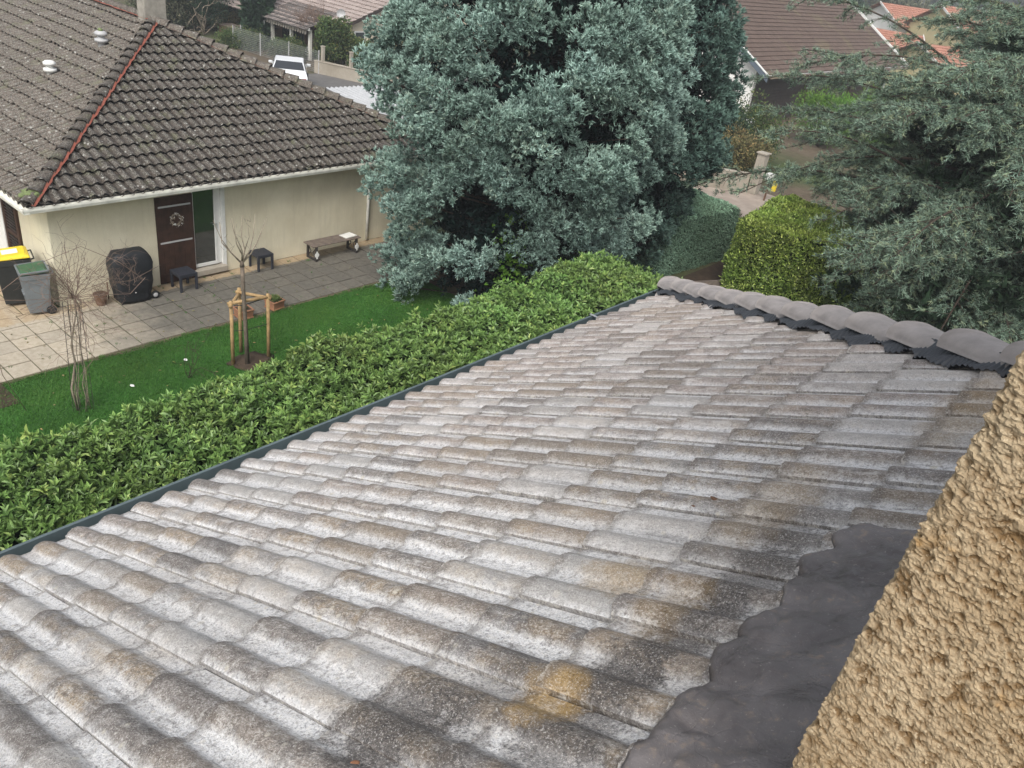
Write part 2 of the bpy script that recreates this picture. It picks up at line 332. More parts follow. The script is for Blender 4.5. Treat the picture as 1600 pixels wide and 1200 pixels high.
M = dict(
    roof=mat_roof_own(), broof=mat_roof_bungalow(), rough=mat_roughcast(), flash=mat_flashing(), lawn=mat_lawn(), patio=mat_patio(), ground=mat_ground(),
    houseroof=mat_brown_roof('brown_profiled_tile', (.075, .052, .042), (.135, .098, .08), speck=(.15, .13, .075)),
    paleroof=mat_brown_roof('pale_pink_tile', (.24, .19, .17), (.40, .34, .31)), greyroof=mat_brown_roof('grey_tile', (.13, .125, .115), (.25, .24, .22)),
    darkroof=mat_brown_roof('dark_carport_tile', (.08, .07, .065), (.15, .135, .125)),
    redroof=mat_brown_roof('terracotta_tile', (.30, .13, .085), (.46, .235, .17)),
    render=mat_stucco('cream_render', (.60, .545, .40), (.75, .70, .54)), render2=mat_stucco('pale_cream_render', (.58, .50, .38), (.68, .60, .47), False),
    yellowr=mat_stucco('yellow_render', (.48, .40, .22), (.60, .52, .30), False), brownr=mat_stucco('brown_render', (.22, .15, .10), (.34, .25, .17)),
    whiter=mat_stucco('white_render', (.70, .68, .65), (.80, .79, .76), False),
    cap=plain('ridge_cap_concrete', (.285, .262, .250), .72, .22, 11, .35, 260, spec=.35), capold=mat_roof_bungalow(),
    pleat=plain('black_pleated_strip', (.030, .034, .040), .42, .3, 12, .2, 200, spec=.6),
    gutter=plain('grey_zinc_gutter', (.10, .135, .145), .45, .2, 4, .1, 80, spec=.5), white=plain('white_painted', (.72, .72, .69), .5, .1, 4, .05),
    whiteg=plain('weathered_white_gutter', (.80, .79, .72), .5, .25, 3, .1), brownw=plain('dark_brown_wood', (.052, .026, .017), .6, .5, 5, .3, 90),
    brownp=plain('brown_panel', (.062, .048, .042), .7, .3, 3, .2), redunder=plain('red_underlay', (.24, .075, .050), .7, .35, 9, .2),
    glass=None, black=plain('black_cover', (.016, .018, .021), .55, .4, 5, .5, 30), darkp=plain('dark_plastic', (.035, .038, .048), .45, .2, 5, .05),
    greyp=plain('grey_bin_plastic', (.17, .19, .20), .5, .12, 4, .05), blackp=plain('black_bin_plastic', (.035, .037, .035), .55, .3, 5, .1),
    yellow=plain('yellow_lid', (.78, .60, .04), .45, .12, 4, .05), greenl=plain('green_lid', (.055, .125, .065), .55, .2, 5, .1), paper=plain('white_paper', (.80, .80, .76), .7, .06, 6, 0),
    rubber=plain('rubber', (.02, .02, .02), .7, .2, 5, .1), hub=plain('grey_hub', (.45, .45, .45), .5, .1, 5, 0), slat=plain('weathered_grey_wood', (.185, .15, .125), .8, .35, 9, .4, 120),
    iron=plain('dark_iron', (.045, .04, .038), .6, .3, 9, .2), stake=plain('pale_debarked_stake', (.40, .27, .13), .75, .4, 9, .4, 80), bark=plain('grey_bark', (.16, .13, .10), .9, .4, 12, .6, 60),
    twig=plain('bare_twig', (.22, .155, .12), .85, .35, 14, .2, 80), twigp=plain('pale_bare_twig', (.30, .25, .19), .85, .35, 14, .2, 80), darkbark=plain('dark_bark', (.062, .046, .035), .95, .45, 8, .9, 30),
    terra=plain('terracotta_pot', (.30, .15, .085), .85, .35, 9, .3), soil=plain('soil', (.06, .042, .028), .95, .4, 7, .8, 30), concrete=mat_stucco('old_concrete', (.30, .265, .21), (.42, .38, .32), True, .4, 30),
    asphalt=plain('asphalt', (.135, .13, .125), .9, .2, 3, .4, 120), pinkroad=plain('sandy_path', (.36, .30, .25), .9, .2, 2, .4, 60), navy=plain('blue_grey_fascia', (.10, .125, .155), .5, .1, 3, .05),
    siding=None, carpaint=plain('white_car_paint', (.75, .77, .78), .25, .04, 3, 0, spec=.6), carglass=plain('car_glass', (.02, .022, .025), .15, .1, 3, 0, spec=.8),
    window=plain('window_glass', (.06, .07, .075), .15, .3, 3, 0, spec=.7), redsh=plain('dark_red_shutter', (.22, .03, .035), .6, .2, 5, .1), corr=plain('white_corrugated', (.42, .43, .44), .5, .12, 3, .1),
    awning=plain('striped_awning_cloth', (.50, .45, .38), .85, .3, 12, .2), moss=plain('moss', (.16, .20, .085), .95, .4, 20, .9, 60), metal=plain('galvanised_metal', (.50, .51, .52), .35, .15, 6, .05, metal=.6),
    stone=plain('old_chimney_render', (.31, .29, .25), .9, .3, 5, .6, 60), wood=plain('brown_timber', (.16, .09, .055), .8, .4, 5, .3),
)
def mat_glass():
    t = NT('door_glass'); t.b.inputs['Metallic'].default_value = 0; t.b.inputs['Specular IOR Level'].default_value = 1.0; t.b.inputs['IOR'].default_value = 1.9
    v = t.coord(); return t.col(t.mix(t.ramp(t.noise(v, 1.5, 3), .3, .7), (.012, .014, .013), (.03, .033, .03)), .06)
M['glass'] = mat_glass()
def mat_meshfence():
    t = NT('wire_mesh'); return t.col((.35, .37, .36), .5)
M['wire'] = mat_meshfence()
F = dict(
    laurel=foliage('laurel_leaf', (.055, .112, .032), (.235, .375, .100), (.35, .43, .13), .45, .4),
    laureld=foliage('laurel_inner', (.008, .020, .006), (.012, .03, .009), rough=.8, spec=.1),  # hedge inside in near-black green: its shade is put into the colour
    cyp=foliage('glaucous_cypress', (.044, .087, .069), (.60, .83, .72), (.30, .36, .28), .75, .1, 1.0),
    cypd=foliage('glaucous_cypress_inner', (.008, .018, .015), (.024, .046, .040), rough=.9, spec=.05),  # crown inside as a dark copy of the green, shade painted in
    cyp2=foliage('blue_green_conifer', (.024, .050, .040), (.27, .43, .36), (.10, .13, .10), .75, .1, 1.1),
    cedar=foliage('cedar_needles', (.026, .054, .030), (.50, .68, .53), (.24, .27, .15), .7, .15, 1.0),
    box=foliage('bright_hedge_leaf', (.060, .110, .016), (.40, .54, .10), (.58, .66, .20), .4, .5, 1.0), boxd=foliage('hedge_inner', (.006, .014, .004), (.01, .025, .006), rough=.9, spec=.05),  # boxd: leaf green darkened to paint in the shade inside the hedges
    bh=foliage('blue_hedge_leaf', (.045, .085, .055), (.48, .74, .52), (.12, .16, .11), .8, .1), bright=foliage('lime_shrub', (.05, .12, .015), (.22, .42, .06), rough=.7),
    shrub=foliage('garden_shrub', (.025, .05, .015), (.11, .17, .055), (.18, .17, .06), .7), ochre=foliage('ochre_shrub', (.06, .06, .025), (.26, .24, .11), (.32, .22, .10), .8),
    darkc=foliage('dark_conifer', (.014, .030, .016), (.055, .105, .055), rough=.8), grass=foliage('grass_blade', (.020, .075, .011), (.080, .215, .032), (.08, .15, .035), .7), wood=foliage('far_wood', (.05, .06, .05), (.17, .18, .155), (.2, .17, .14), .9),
    olive=foliage('olive_shrub', (.05, .06, .035), (.19, .20, .13), (.2, .18, .12), .8),
)

# ------------------------------------------------------------------ foliage generators
def rng(seed): return np.random.default_rng(seed)
def unit(a): return a/(np.linalg.norm(a, axis=-1, keepdims=True)+1e-9)
def blades(P, D, L, Wd, g, t0=0.0, t1=1.0, rnd=None):
    """one narrow triangle per point: base edge of width Wd, tip at P + D*L"""
    n = len(P); L = np.broadcast_to(L, (n,)); Wd = np.broadcast_to(Wd, (n,))
    S = unit(np.cross(D, unit(g.normal(size=(n, 3)))))
    V = np.stack([P-S*Wd[:, None]/2, P+S*Wd[:, None]/2, P+D*L[:, None]], 1).reshape(-1, 3)
    T = np.arange(3*n).reshape(-1, 3); t0 = np.broadcast_to(t0, (n,)); t1 = np.broadcast_to(t1, (n,))
    tip = np.stack([t0, t0, t1], 1).ravel(); r = g.random(n) if rnd is None else rnd
    return V, T, tip, np.repeat(r, 3)
def leaves(P, D, Nn, L, Wd, g, t0=.25, t1=1.0, fold=.25, rnd=None):
    n = len(P); L = np.broadcast_to(L, (n,))[:, None]; Wd = np.broadcast_to(Wd, (n,))[:, None]
    S = unit(np.cross(D, Nn)); Nn = unit(np.cross(S, D))
    b = P; l1 = P+D*L*.32-S*Wd*.5+Nn*Wd*fold; l2 = P+D*L*.68-S*Wd*.42+Nn*Wd*fold*.8-Nn*L*.04; tp = P+D*L-Nn*L*.16
    r2 = P+D*L*.68+S*Wd*.42+Nn*Wd*fold*.8-Nn*L*.04; r1 = P+D*L*.32+S*Wd*.5+Nn*Wd*fold
    V = np.stack([b, l1, l2, tp, r2, r1], 1).reshape(-1, 3); k = np.arange(n)[:, None]*6
    Q = np.vstack([k+np.array([[0, 3, 2, 1]]), k+np.array([[0, 5, 4, 3]])])
    tt = np.broadcast_to(t0, (n,))[:, None]*np.ones((1, 6)); tt = tt+(np.broadcast_to(t1, (n,))[:, None]-tt)*np.array([0, .4, .8, 1, .8, .4])
    r = g.random(n) if rnd is None else rnd
    return V, Q, tt.ravel(), np.repeat(r, 6)
def cloud(name, parts, mat, parent):
    V = []; Fa = []; tp = []; r = []; n = 0
    for (v, f, a, b) in parts: V.append(v); Fa.append(f+n); tp.append(a); r.append(b); n += len(v)
    tri = [f for f in Fa if f.shape[1] == 3]; qd = [f for f in Fa if f.shape[1] == 4]
    return np_mesh(name, np.vstack(V), ([np.vstack(tri)] if tri else [])+([np.vstack(qd)] if qd else []), mat, parent, {'tip': np.concatenate(tp), 'rnd': np.concatenate(r)}, smooth=False)

def tufted(C, R, g, tufts=16, bl=9, tl=.16, bw=.05, out=None, upb=.55, flat=.75, dark=0.0, shell=.55):
    """C clump centres, R radii -> fine fans of blades on every clump's upper and outer side"""
    n = len(C); N = n*tufts
    cc = np.repeat(C, tufts, 0); rr = np.repeat(R, tufts)
    d = unit(g.normal(size=(N, 3))+np.array([0, 0, .35])+(np.repeat(out, tufts, 0)*.6 if out is not None else 0))
    s = rr*(shell+(1-shell)*g.random(N)); P = cc+d*s[:, None]*np.array([1, 1, flat])
    td = unit(d*.8+np.array([0, 0, upb])+(np.repeat(out, tufts, 0)*.35 if out is not None else 0)+g.normal(size=(N, 3))*.25)
    hgt = np.clip(.5+.5*d[:, 2], 0, 1)*np.clip((s/rr-shell)/(1-shell)*.7+.3, 0, 1)  # tone rises on the upper, outer side: light put into the colour
    cr = np.repeat(g.random(n), tufts)
    PP = np.repeat(P, bl, 0); DD = unit(np.repeat(td, bl, 0)+g.normal(size=(N*bl, 3))*.55)
    PP = PP+g.normal(size=PP.shape)*tl*.22
    L = tl*(.6+.8*g.random(N*bl)); hh = np.repeat(hgt, bl)
    rn = np.clip(np.repeat(cr, bl)*.6+.4*g.random(N*bl), 0, 1)
    return blades(PP, DD, L, bw*(.7+.6*g.random(N*bl)), g, t0=.22*hh*(1-dark), t1=(.35+.65*hh)*(1-dark), rnd=rn)

def lumpy(c, rx, ry, rz, g, res=3, amp=.25, fr=.9):
    """closed lumpy body used as the dense inside of crowns and hedges"""
    bm = bmesh.new(); bmesh.ops.create_icosphere(bm, subdivisions=res, radius=1)
    off = Vector(g.random(3)*50)
    for v in bm.verts:
        k = 1+amp*mnoise.noise(v.co*fr*2+off)
        v.co = Vector((v.co.x*rx*k+c[0], v.co.y*ry*k+c[1], v.co.z*rz*k+c[2]))
    V = np.array([v.co for v in bm.verts]); T = np.array([[v.index for v in f.verts] for f in bm.faces]); bm.free()
    return V, T, np.zeros(len(V)), np.full(len(V), .3)

def branchy(name, mat, parent, root, g, trunk_pts, trunk_r, limbs, k=7):
    mb = MB(); mb.tube(trunk_pts, trunk_r, k)
    for P, r in limbs: mb.tube(P, r, 5)
    return mb.build(name, mat, parent, smooth=True)

# ------------------------------------------------------------------ roof tile field
def tile_field(O, eu, ev, u0, u1, v0, v1, pu=.30, pv=.328, nu=12, nv=3, hr=.045, thick=.022, jit=.003, seed=1, rolls=2, lip=True, twist=.008, rw=.40, side=0.0, lipf=.95, sidef=.02):
    g = rng(seed); O, eu, ev = map(lambda a: np.array(a, float), (O, eu, ev)); en = np.cross(ev, eu)
    if en[2] < 0: en = -en
    nc = int(math.ceil((u1-u0)/pu)); nr = int(math.ceil((v1-v0)/pv)); V = []; Q = []; A = []; Rn = []; UV = []; n0 = 0; TT = []
    s = np.linspace(0, 1, nu+1)
    def prof(s):
        h = np.zeros_like(s)
        for c in (.17, .67):
            x = np.clip((s-c)/(rw/2), -1, 1); h = np.maximum(h, hr*(np.cos(x*np.pi/2)**.9))
        return h
    hp = prof(s); tt = np.linspace(0, 1, nv+1)
    for i in range(nr):
        for j in range(nc):
            a = float(np.clip(g.normal(), -1.3, 1.3))*twist; du, dv, dz = g.normal()*jit*1.0, g.normal()*jit*2.2, min(.0035, abs(g.normal())*jit*.8); rn = g.random()
            hj = hp*(1+.06*g.normal())
            U = u0+j*pu+s[None, :]*pu*1.0; Vv = v0+i*pv+(tt[:, None]*1.12-.12)*pv
            uu = U+du+a*(Vv-v0-i*pv); vv = Vv+dv-a*(U-u0-j*pu)
            zz = hj[None, :]+thick*(tt[:, None]*1.12-.12)+dz+.004+float(np.clip(g.normal(), -1.2, 1.2))*.0016*s[None, :]+side*(1-s[None, :])
            rg = g.normal(size=nu+1)*.0022; rg[g.random(nu+1) < .03] -= .008; vv = np.broadcast_to(vv, (nv+1, nu+1)).copy(); vv[-1] += rg
            tq = np.broadcast_to(tt[:, None], (nv+1, nu+1)); sh_ = (nv+1, nu+1); uu, vv, zz, hh = (np.broadcast_to(q_, sh_) for q_ in (uu, vv, zz, hj[None, :]))
            grids = [(uu, vv, zz, hh)]; TT.append(tq.ravel())
            if lip:      # turned-down end of the tile and the free side edge of the interlock
                ld = lipf*thick; grids.append((np.vstack([uu[-1:]]*2), np.vstack([vv[-1:], vv[-1:]-.002]), np.vstack([zz[-1:], zz[-1:]-ld]), np.vstack([hh[-1:]]*2)))
                TT.append(np.ones(2*(nu+1))); TT.append(np.ones(2*(nv+1)))
                grids.append((np.hstack([uu[:, :1]]*2), np.hstack([vv[:, :1]]*2), np.hstack([zz[:, :1]-sidef, zz[:, :1]]), np.hstack([hh[:, :1]]*2)))
            for (uu, vv, zz, hh) in grids:
                R_, C_ = uu.shape
                P = O+uu[..., None]*eu+vv[..., None]*ev+zz[..., None]*en
                V.append(P.reshape(-1, 3)); UV.append(np.stack([uu, vv], -1).reshape(-1, 2)); A.append(hh.ravel()); Rn.append(np.full(R_*C_, rn))
                ii = (np.arange(R_-1)[:, None]*C_+np.arange(C_-1)[None]).ravel()+n0
                Q.append(np.stack([ii, ii+1, ii+C_+1, ii+C_], -1)); n0 += R_*C_
    return np.vstack(V), [np.vstack(Q)], {'h': np.concatenate(A), 'rnd': np.concatenate(Rn), 'along': np.concatenate(TT)}, np.vstack(UV), en
def clip(o, planes):
    bm = bmesh.new(); bm.from_mesh(o.data)
    for co, no in planes:
        bmesh.ops.bisect_plane(bm, geom=bm.verts[:]+bm.edges[:]+bm.faces[:], plane_co=co, plane_no=no, clear_outer=True)
    bm.to_mesh(o.data); bm.free()
def arch(P0, P1, w0, h0, w1, h1, side, up, k=10, th=.016, rise=0.0):
    """one half-round cap from P0 to P1, returns verts and quads with thickness"""
    P0, P1, side, up = (np.array(a, float) for a in (P0, P1, side, up)); V = []; ns = 5
    an = np.linspace(0, np.pi, k+1)
    for sh in (0, th):
        for i in range(ns):
            f = i/(ns-1); c = P0+(P1-P0)*f; w_ = w0+(w1-w0)*f-sh; h_ = h0+(h1-h0)*f-sh
            pr_ = np.sign(np.cos(an))*np.abs(np.cos(an))**.8
            V.append(c+pr_[:, None]*side*w_/2+(np.sin(an)**.85)[:, None]*up*h_)
    V = np.vstack(V); K = k+1; q = []
    for i in range(ns-1):
        for j in range(k):
            a = i*K+j; q.append((a, a+1, a+K+1, a+K)); b = a+ns*K; q.append((b, b+K, b+K+1, b+1))
    for i in (0, ns-1):
        for j in range(k): a = i*K+j; q.append((a, a+1, a+1+ns*K, a+ns*K))
    for j in (0, k):
        for i in range(ns-1): a = i*K+j; q.append((a, a+K, a+K+ns*K, a+ns*K))
    return V, q

def copy_tree(o, parent=None):
    c = o.copy(); COL.objects.link(c); c.parent = parent
    if parent is not None: c.matrix_parent_inverse = o.matrix_parent_inverse.copy()
    for ch in [x for x in bpy.data.objects if x.parent == o and x != c]: copy_tree(ch, c)
    return c

# ================================================================== ground
def sheet(name, x0, x1, y0, y1, z, mat, n=1, kind='structure'):
    mb = MB(); mb.poly([(x0, y0, z), (x1, y0, z), (x1, y1, z), (x0, y1, z)]); o = mb.build(name, mat); tag(o, kind=kind); return o
sheet('ground', -700, 700, -300, 900, GZ-.012, M['ground'])
def lawn_sheet():
    mb = MB(); g = rng(5); ys = np.linspace(-6, 14.6, 90); e = -14.98+.05*np.sin(ys*2.1)+g.normal(size=90)*.015
    V = []; 
    for i, y in enumerate(ys): V += [(e[i], y, GZ-.004), (-9.0, y, GZ-.004)]
    q = [(2*i, 2*i+1, 2*i+3, 2*i+2) for i in range(89)]
    mb.add(V, q); return tag(mb.build('lawn', M['lawn']), kind='structure')
lawn_sheet()
g = rng(11); n = 90000
P = np.stack([-15.02+3.6*g.random(n), 3+11.4*g.random(n), np.full(n, GZ-.004)], -1)
D = unit(np.array([0, 0, 1.])+g.normal(size=(n, 3))*.5); D[:, 2] = np.abs(D[:, 2])
tag(cloud('grass', [blades(P, D, .03+.035*g.random(n), .012, g, .2, 1.0, rnd=np.clip(.5+.25*np.sin(P[:, 0]*3)+.2*g.normal(size=n), 0, 1))], F['grass'], None), kind='stuff')
# paving slabs with open joints
mb = MB(); g = rng(3)
for i in range(-8, 24):
    for j in range(5):
        x = -17.35+j*.5+.0; y = 5.0+i*.5+.25
        if y > 16: continue
        z = g.normal()*.004; c = (x, y, GZ-.02+z); mb.box(c, (.484+g.normal()*.002, .484+g.normal()*.002, .05), rz=g.normal()*.004, r=None) if False else mb.box(c, (.477, .477, .05), rz=g.normal()*.005)
for i in range(-12, 3):
    for j in range(9):
        x = -17.85-j*.5; y = 5.9-i*.5-.0
        if y > 6.2: continue
        mb.box((x, y, GZ-.02+g.normal()*.004), (.477, .477, .05), rz=g.normal()*.005)
tag(mb.build('paving', M['patio'], bevel=0), kind='structure')
for (n_, a) in (('soil_bed', (-17.6, -14.2, -1, 4.25, GZ+.012)), ): sheet(n_, *a, M['soil'])
mb = MB(); V, T, a, b = lumpy((-13.25, 8.4, GZ), .75, .95, .07, rng(6), 3, .4); V = (V-np.array([-13.25, 8.4, 0]))*[.5, .5, 1]+np.array([-13.25, 8.4, 0]); mb.add(V, [], T); tag(mb.build('tree_soil', M['soil'], smooth=True), kind='structure')
# street, paths
sheet('street', -38.4, -31, 12, 60, GZ+.002, M['asphalt'])
sheet('path', -20.5, -9.9, 28.0, 34.2, GZ+.004, M['pinkroad'])
sheet('soil_strip', -10.6, -9.5, 18, 27.9, GZ+.008, M['soil'])
# far rise with woods
mb = MB(); N_ = 60; V = []; q = []
for i in range(N_+1):
    for j in range(9):
        x = -420+i*12.0; f = j/8; y = 190+f*260; z = GZ+.02+ (26*f**.8)*(1+.25*math.sin(x*.013+1))+mnoise.noise(Vector((x*.02, y*.02, 3)))*5*f
        V.append((x, y, z))
for i in range(N_):
    for j in range(8): a = i*9+j; q.append((a, a+9, a+10, a+1))
mb.add(V, q); hill = mb.build('hill', M['ground'], smooth=True); tag(hill, kind='structure')
g = rng(21); pts = []
for k in range(1500):
    x = -300+g.random()*330; f = g.random()**1.2; y = 185+f*200; z = GZ+(26*f**.8)*(1+.25*math.sin(x*.013+1))
    pts.append((x, y, z+2.5))
C = np.array(pts); tag(cloud('woodland', [tufted(C, np.full(len(C), 3.8), g, 12, 9, 1.5, .6, upb=.8, flat=1.1)], F['wood'], None), kind='stuff')

# ================================================================== own house (the roof in the foreground)
S = rad(27.385); cs, sn = math.cos(S), math.sin(S)
O0 = np.array([sn, 0, -cs]); EU = np.array([0, 1., 0]); EV = np.array([-cs, 0, -sn]); EN = np.array([-sn, 0, cs])
def RP(u, v, n_=0.0): return O0+u*EU+v*EV+n_*EN
UC, VC = 6.42, 4.10                       # the eave corner where the hip begins
own = thing('house', (1.5, 2.5, GZ), 'weathered whitish tile roof in the foreground with new grey ridge caps and ochre roughcast wall', 'house')
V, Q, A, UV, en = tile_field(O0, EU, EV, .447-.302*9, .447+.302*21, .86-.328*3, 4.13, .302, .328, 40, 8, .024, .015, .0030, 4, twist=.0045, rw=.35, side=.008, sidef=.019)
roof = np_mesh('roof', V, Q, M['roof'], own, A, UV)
clip(roof, [(RP(UC, VC), Vector(np.cross(EN, RP(UC, VC)-RP(UC-1, VC-1/cs))*-1))])
# keep only the side towards the camera: make sure the clip kept u small
if max((v.co.y for v in roof.data.vertices)) > UC+.4: raise Exception('hip clip wrong')
# underlay so nothing shows through the joints
mb = MB(); apex = RP(UC-3.9*cs*1.0, VC-3.9, -.03)
hipdir = np.array([1, -1, math.tan(S)])     # up the hip
cor = RP(UC, VC, -.03)
top = cor+hipdir*4.4
mb.poly([RP(-2.4, VC, -.03), cor, top, (top[0], -2.4, top[2])]); mb.build('roof_underlay', M['darkp'], own)
# slope on the far side of the hip
EU2 = np.array([-1., 0, 0]); EV2 = np.array([0, cs, -sn])
O2 = cor+EN*.03
V, Q, A, UV2, en2 = tile_field(O2-EV2*4.92, EU2, EV2, -9.0, .6, 0, 4.92, .302, .328, 12, 2, .029, .013, .003, 9, rw=.36)
rb = np_mesh('rear_roof', V, Q, M['roof'], own, A, UV2)
clip(rb, [(Vector(cor), Vector(np.cross(en2, hipdir)*(1 if np.cross(en2, hipdir)[0] < 0 else -1)))])
mb = MB(); c2 = cor-np.array([0, 0, .03]); t2 = c2+hipdir*4.4
mb.poly([c2, (c2[0]+9, c2[1], c2[2]), (c2[0]+9, t2[1], t2[2]), t2]); mb.build('rear_underlay', M['darkp'], own)
# hip caps
hd = hipdir/np.linalg.norm(hipdir); side = np.array([1, 1, 0])/math.sqrt(2); upv = np.cross(side, hd); upv = upv if upv[2] > 0 else -upv
gg = rng(77)
for i in range(19):
    L0 = .385; a = cor+hd*(i*L0-.10)+upv*(.052+gg.normal()*.0035); b = a+hd*(L0+.055)-upv*.026
    V, q = arch(a+upv*.024, b, .270, .086, .222, .056, side+hd*gg.normal()*.012, upv, 14, th=.020)
    mb = MB(); mb.add(V, q)
    # small screw head near the lower edge of every cap
    sc_ = a+hd*.045-side*.118+upv*.052
    mb.lathe([(0, .006), (.006, .005), (.008, 0)], sc_, 8, axis=(upv-side*1.2))
    mb.build('ridge_cap', M['cap'], roof, smooth=True)
mb = MB(); V, q = arch(cor-hd*.13+upv*.03, cor-hd*.10+upv*.06, .12, .06, .27, .12, side, upv, 14); mb.add(V, q); mb.build('cap_end', M['cap'], roof, smooth=True)
# pleated flashing strip under the caps, draped over the tile rolls, on both sides
def strip(sgn):
    V = []; q = []; L = 6.9; na = 1500; nb = 8
    fd = -side if sgn < 0 else side          # away from the hip
    evs, eus, ens, uvo = (EV, EU, EN, 0) if sgn < 0 else (EV2, EU2, en2, 0)
    inpl = np.cross(ens, hd); inpl /= np.linalg.norm(inpl)
    if inpl@fd < 0: inpl = -inpl
    for i in range(na):
        s_ = i/(na-1)*L; base = cor+hd*s_
        # coordinate across the tile columns gives the draping wave
        for j in range(nb+1):
            f = j/nb; wdt = .122+.022*math.sin(s_*9.3)+.014*math.sin(s_*23+1)+.008*math.sin(s_*51)
            P_ = base+inpl*(.04+wdt*f)
            ucol = (P_[1]-.447)/.302 if sgn < 0 else (P_[0]/.302)
            x = ucol-math.floor(ucol); hh = 0
            for c in (.17, .67): hh = max(hh, .024*math.cos(min(1, abs(x-c)/.18)*math.pi/2)**.9 if abs(x-c) < .18 else 0)
            pl = .0045*math.sin(s_*2*math.pi/.024)*(.3+.7*f)
            V.append(P_+ens*(.032+.085*(1-f)**1.5+f*(.030+hh*1.15)+pl))
    W_ = nb+1
    for i in range(na-1):
        for j in range(nb): a = i*W_+j; q.append((a, a+1, a+W_+1, a+W_))
    mb = MB(); mb.add(V, q); return mb.build('pleated_strip', M['pleat'], roof, smooth=True)
strip(-1); strip(1)
# gutter: U section along the eave, with a raised outer rim and joints
def gutter_own():
    p = [(.012, .015), (.006, -.05), (.03, -.105), (.070, -.12), (.115, -.10), (.135, -.05), (.135, .012), (.143, .020), (.149, .012), (.143, -.055), (.12, -.112), (.070, -.133), (.025, -.116), (-.003, -.05)]
    g0 = RP(0, 4.10, 0)+np.array([0, 0, .004]); V = []; q = []; ys = [-2.5, UC+.10]
    for y in ys: V += [(g0[0]-a, y, g0[2]-.03+b) for a, b in p]
    K = len(p); q = [(i, i+1, K+i+1, K+i) for i in range(K-1)]+[(K-1, 0, K, 2*K-1)]
    mb = MB(); mb.add(V, q)
    for y in (UC+.10, ): mb.prism([(g0[0]-a, y, g0[2]-.03+b) for a, b in p[6:]], (0, .003, 0)); mb.prism([(g0[0]-a, y+.001, g0[2]-.03+b) for a, b in p[:7]], (0, .003, 0))
    gu = mb.build('gutter', M['gutter'], own)
    for y in (5.35,):
        m2 = MB(); m2.box((g0[0]-.085, y, g0[2]-.008), (.150, .022, .004)); m2.build('gutter_bracket', M['metal'], gu)
    for y in (3.3, ):
        m2 = MB(); V = []; 
        for yy in (y-.05, y+.05): V += [(g0[0]-.083-(a-.083)*1.03, yy, g0[2]-.033+b*1.03) for a, b in p[:9]]
        m2.add(V, [(i, i+1, 9+i+1, 9+i) for i in range(8)]); m2.build('gutter_joint', M['gutter'], gu)
    m2 = MB(); m2.box((g0[0]+.012, 2, g0[2]-.14), (.022, 8.84, .20)); m2.build('fascia_board', M['darkp'], own)
gutter_own()
# walls of the house under the roof
mb = MB(); mb.box((1.9, 1.5, (GZ-3.0)/2), (9.4, 9.2, -3.0-GZ)); mb.build('lower_wall', M['render'], own)

# upper wall with the rough jamb beside the camera
def roughwall():
    zt = [(-1.6, -.055), (-.76, -.0565), (-.57, -.0575), (-.40, -.0485), (-.30, -.041), (-.22, -.036), (.4, -.03), (2.2, -.03)]
    def ex(z): return float(np.interp(z, [a for a, _ in zt], [b for _, b in zt]))-.006
    YJ, YE = .70, 2.02
    # parameter s runs along: jamb (x from 0.55 to the arris) then the face (y from YJ to YE)
    Rr = .022
    sj = np.concatenate([np.linspace(.60, .24, 10)[:-1], np.linspace(.24, 0, 130)]); V = []; dh = []
    zs = np.concatenate([np.linspace(-1.75, -.95, 10)[:-1], np.linspace(-.95, -.12, 420), np.linspace(-.12, 1.9, 24)[1:]])
    fy = np.concatenate([np.linspace(0, .10, 20)[1:], np.linspace(.10, YE-YJ, 40)[1:]])
    cols = [('j', a) for a in sj]+[('f', b) for b in fy]
    for z in zs:
        e0 = ex(z)
        for kd, a in cols:
            if kd == 'j':
                x = e0+a; y = YJ; nx, ny = 0, -1
                if a < Rr*1.6: k = 1-a/(Rr*1.6); y += Rr*.9*(1-math.sqrt(max(0, 1-k*k*.8))); nx = -k; ny = -(1-.4*k)
            else:
                x = e0+.0; y = YJ+Rr*.55+a; nx, ny = -1, -.15
            p = Vector((x, y, z)); q_ = Vector((x*1.0, y*1.0, z*1.25))
            w1 = mnoise.fractal(q_*84, .35, 2.1, 5); w2 = mnoise.noise(q_*170+Vector((5, 3, 1))); cr = max(0, mnoise.noise(q_*210+Vector((1, 7, 3)))-.08); pt = max(0, mnoise.noise(q_*34+Vector((7, 7, 3)))-.25)
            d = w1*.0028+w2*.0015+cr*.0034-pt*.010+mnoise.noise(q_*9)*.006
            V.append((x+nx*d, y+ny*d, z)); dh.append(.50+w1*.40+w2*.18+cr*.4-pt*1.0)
    K = len(cols); i = (np.arange(len(zs)-1)[:, None]*K+np.arange(K-1)[None]).ravel(); Q = np.stack([i, i+K, i+K+1, i+1], -1)
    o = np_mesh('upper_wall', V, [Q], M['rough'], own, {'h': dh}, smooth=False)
    mb = MB(); mb.box((1.4, (YJ+YE)/2+.02, .1), (2.86, YE-YJ-.05, 3.4)); mb.build('wall_core', M['rough'], own)
    mb = MB(); mb.box((.16, -.2, -1.22), (.30, 1.70, .34)); mb.build('window_sill', M['rough'], own)
roughwall()
def surf(u, v):     # height of the tile surface along the normal
    ph = (u-.447)/.302; x = ph-math.floor(ph); hh = 0
    for c in (.17, .67): hh = max(hh, .024*math.cos(min(1, abs(x-c)/.18)*math.pi/2)**.9 if abs(x-c) < .18 else 0)
    k = (v-.86)/.328; return hh+.013*(k-math.floor(k))+.006
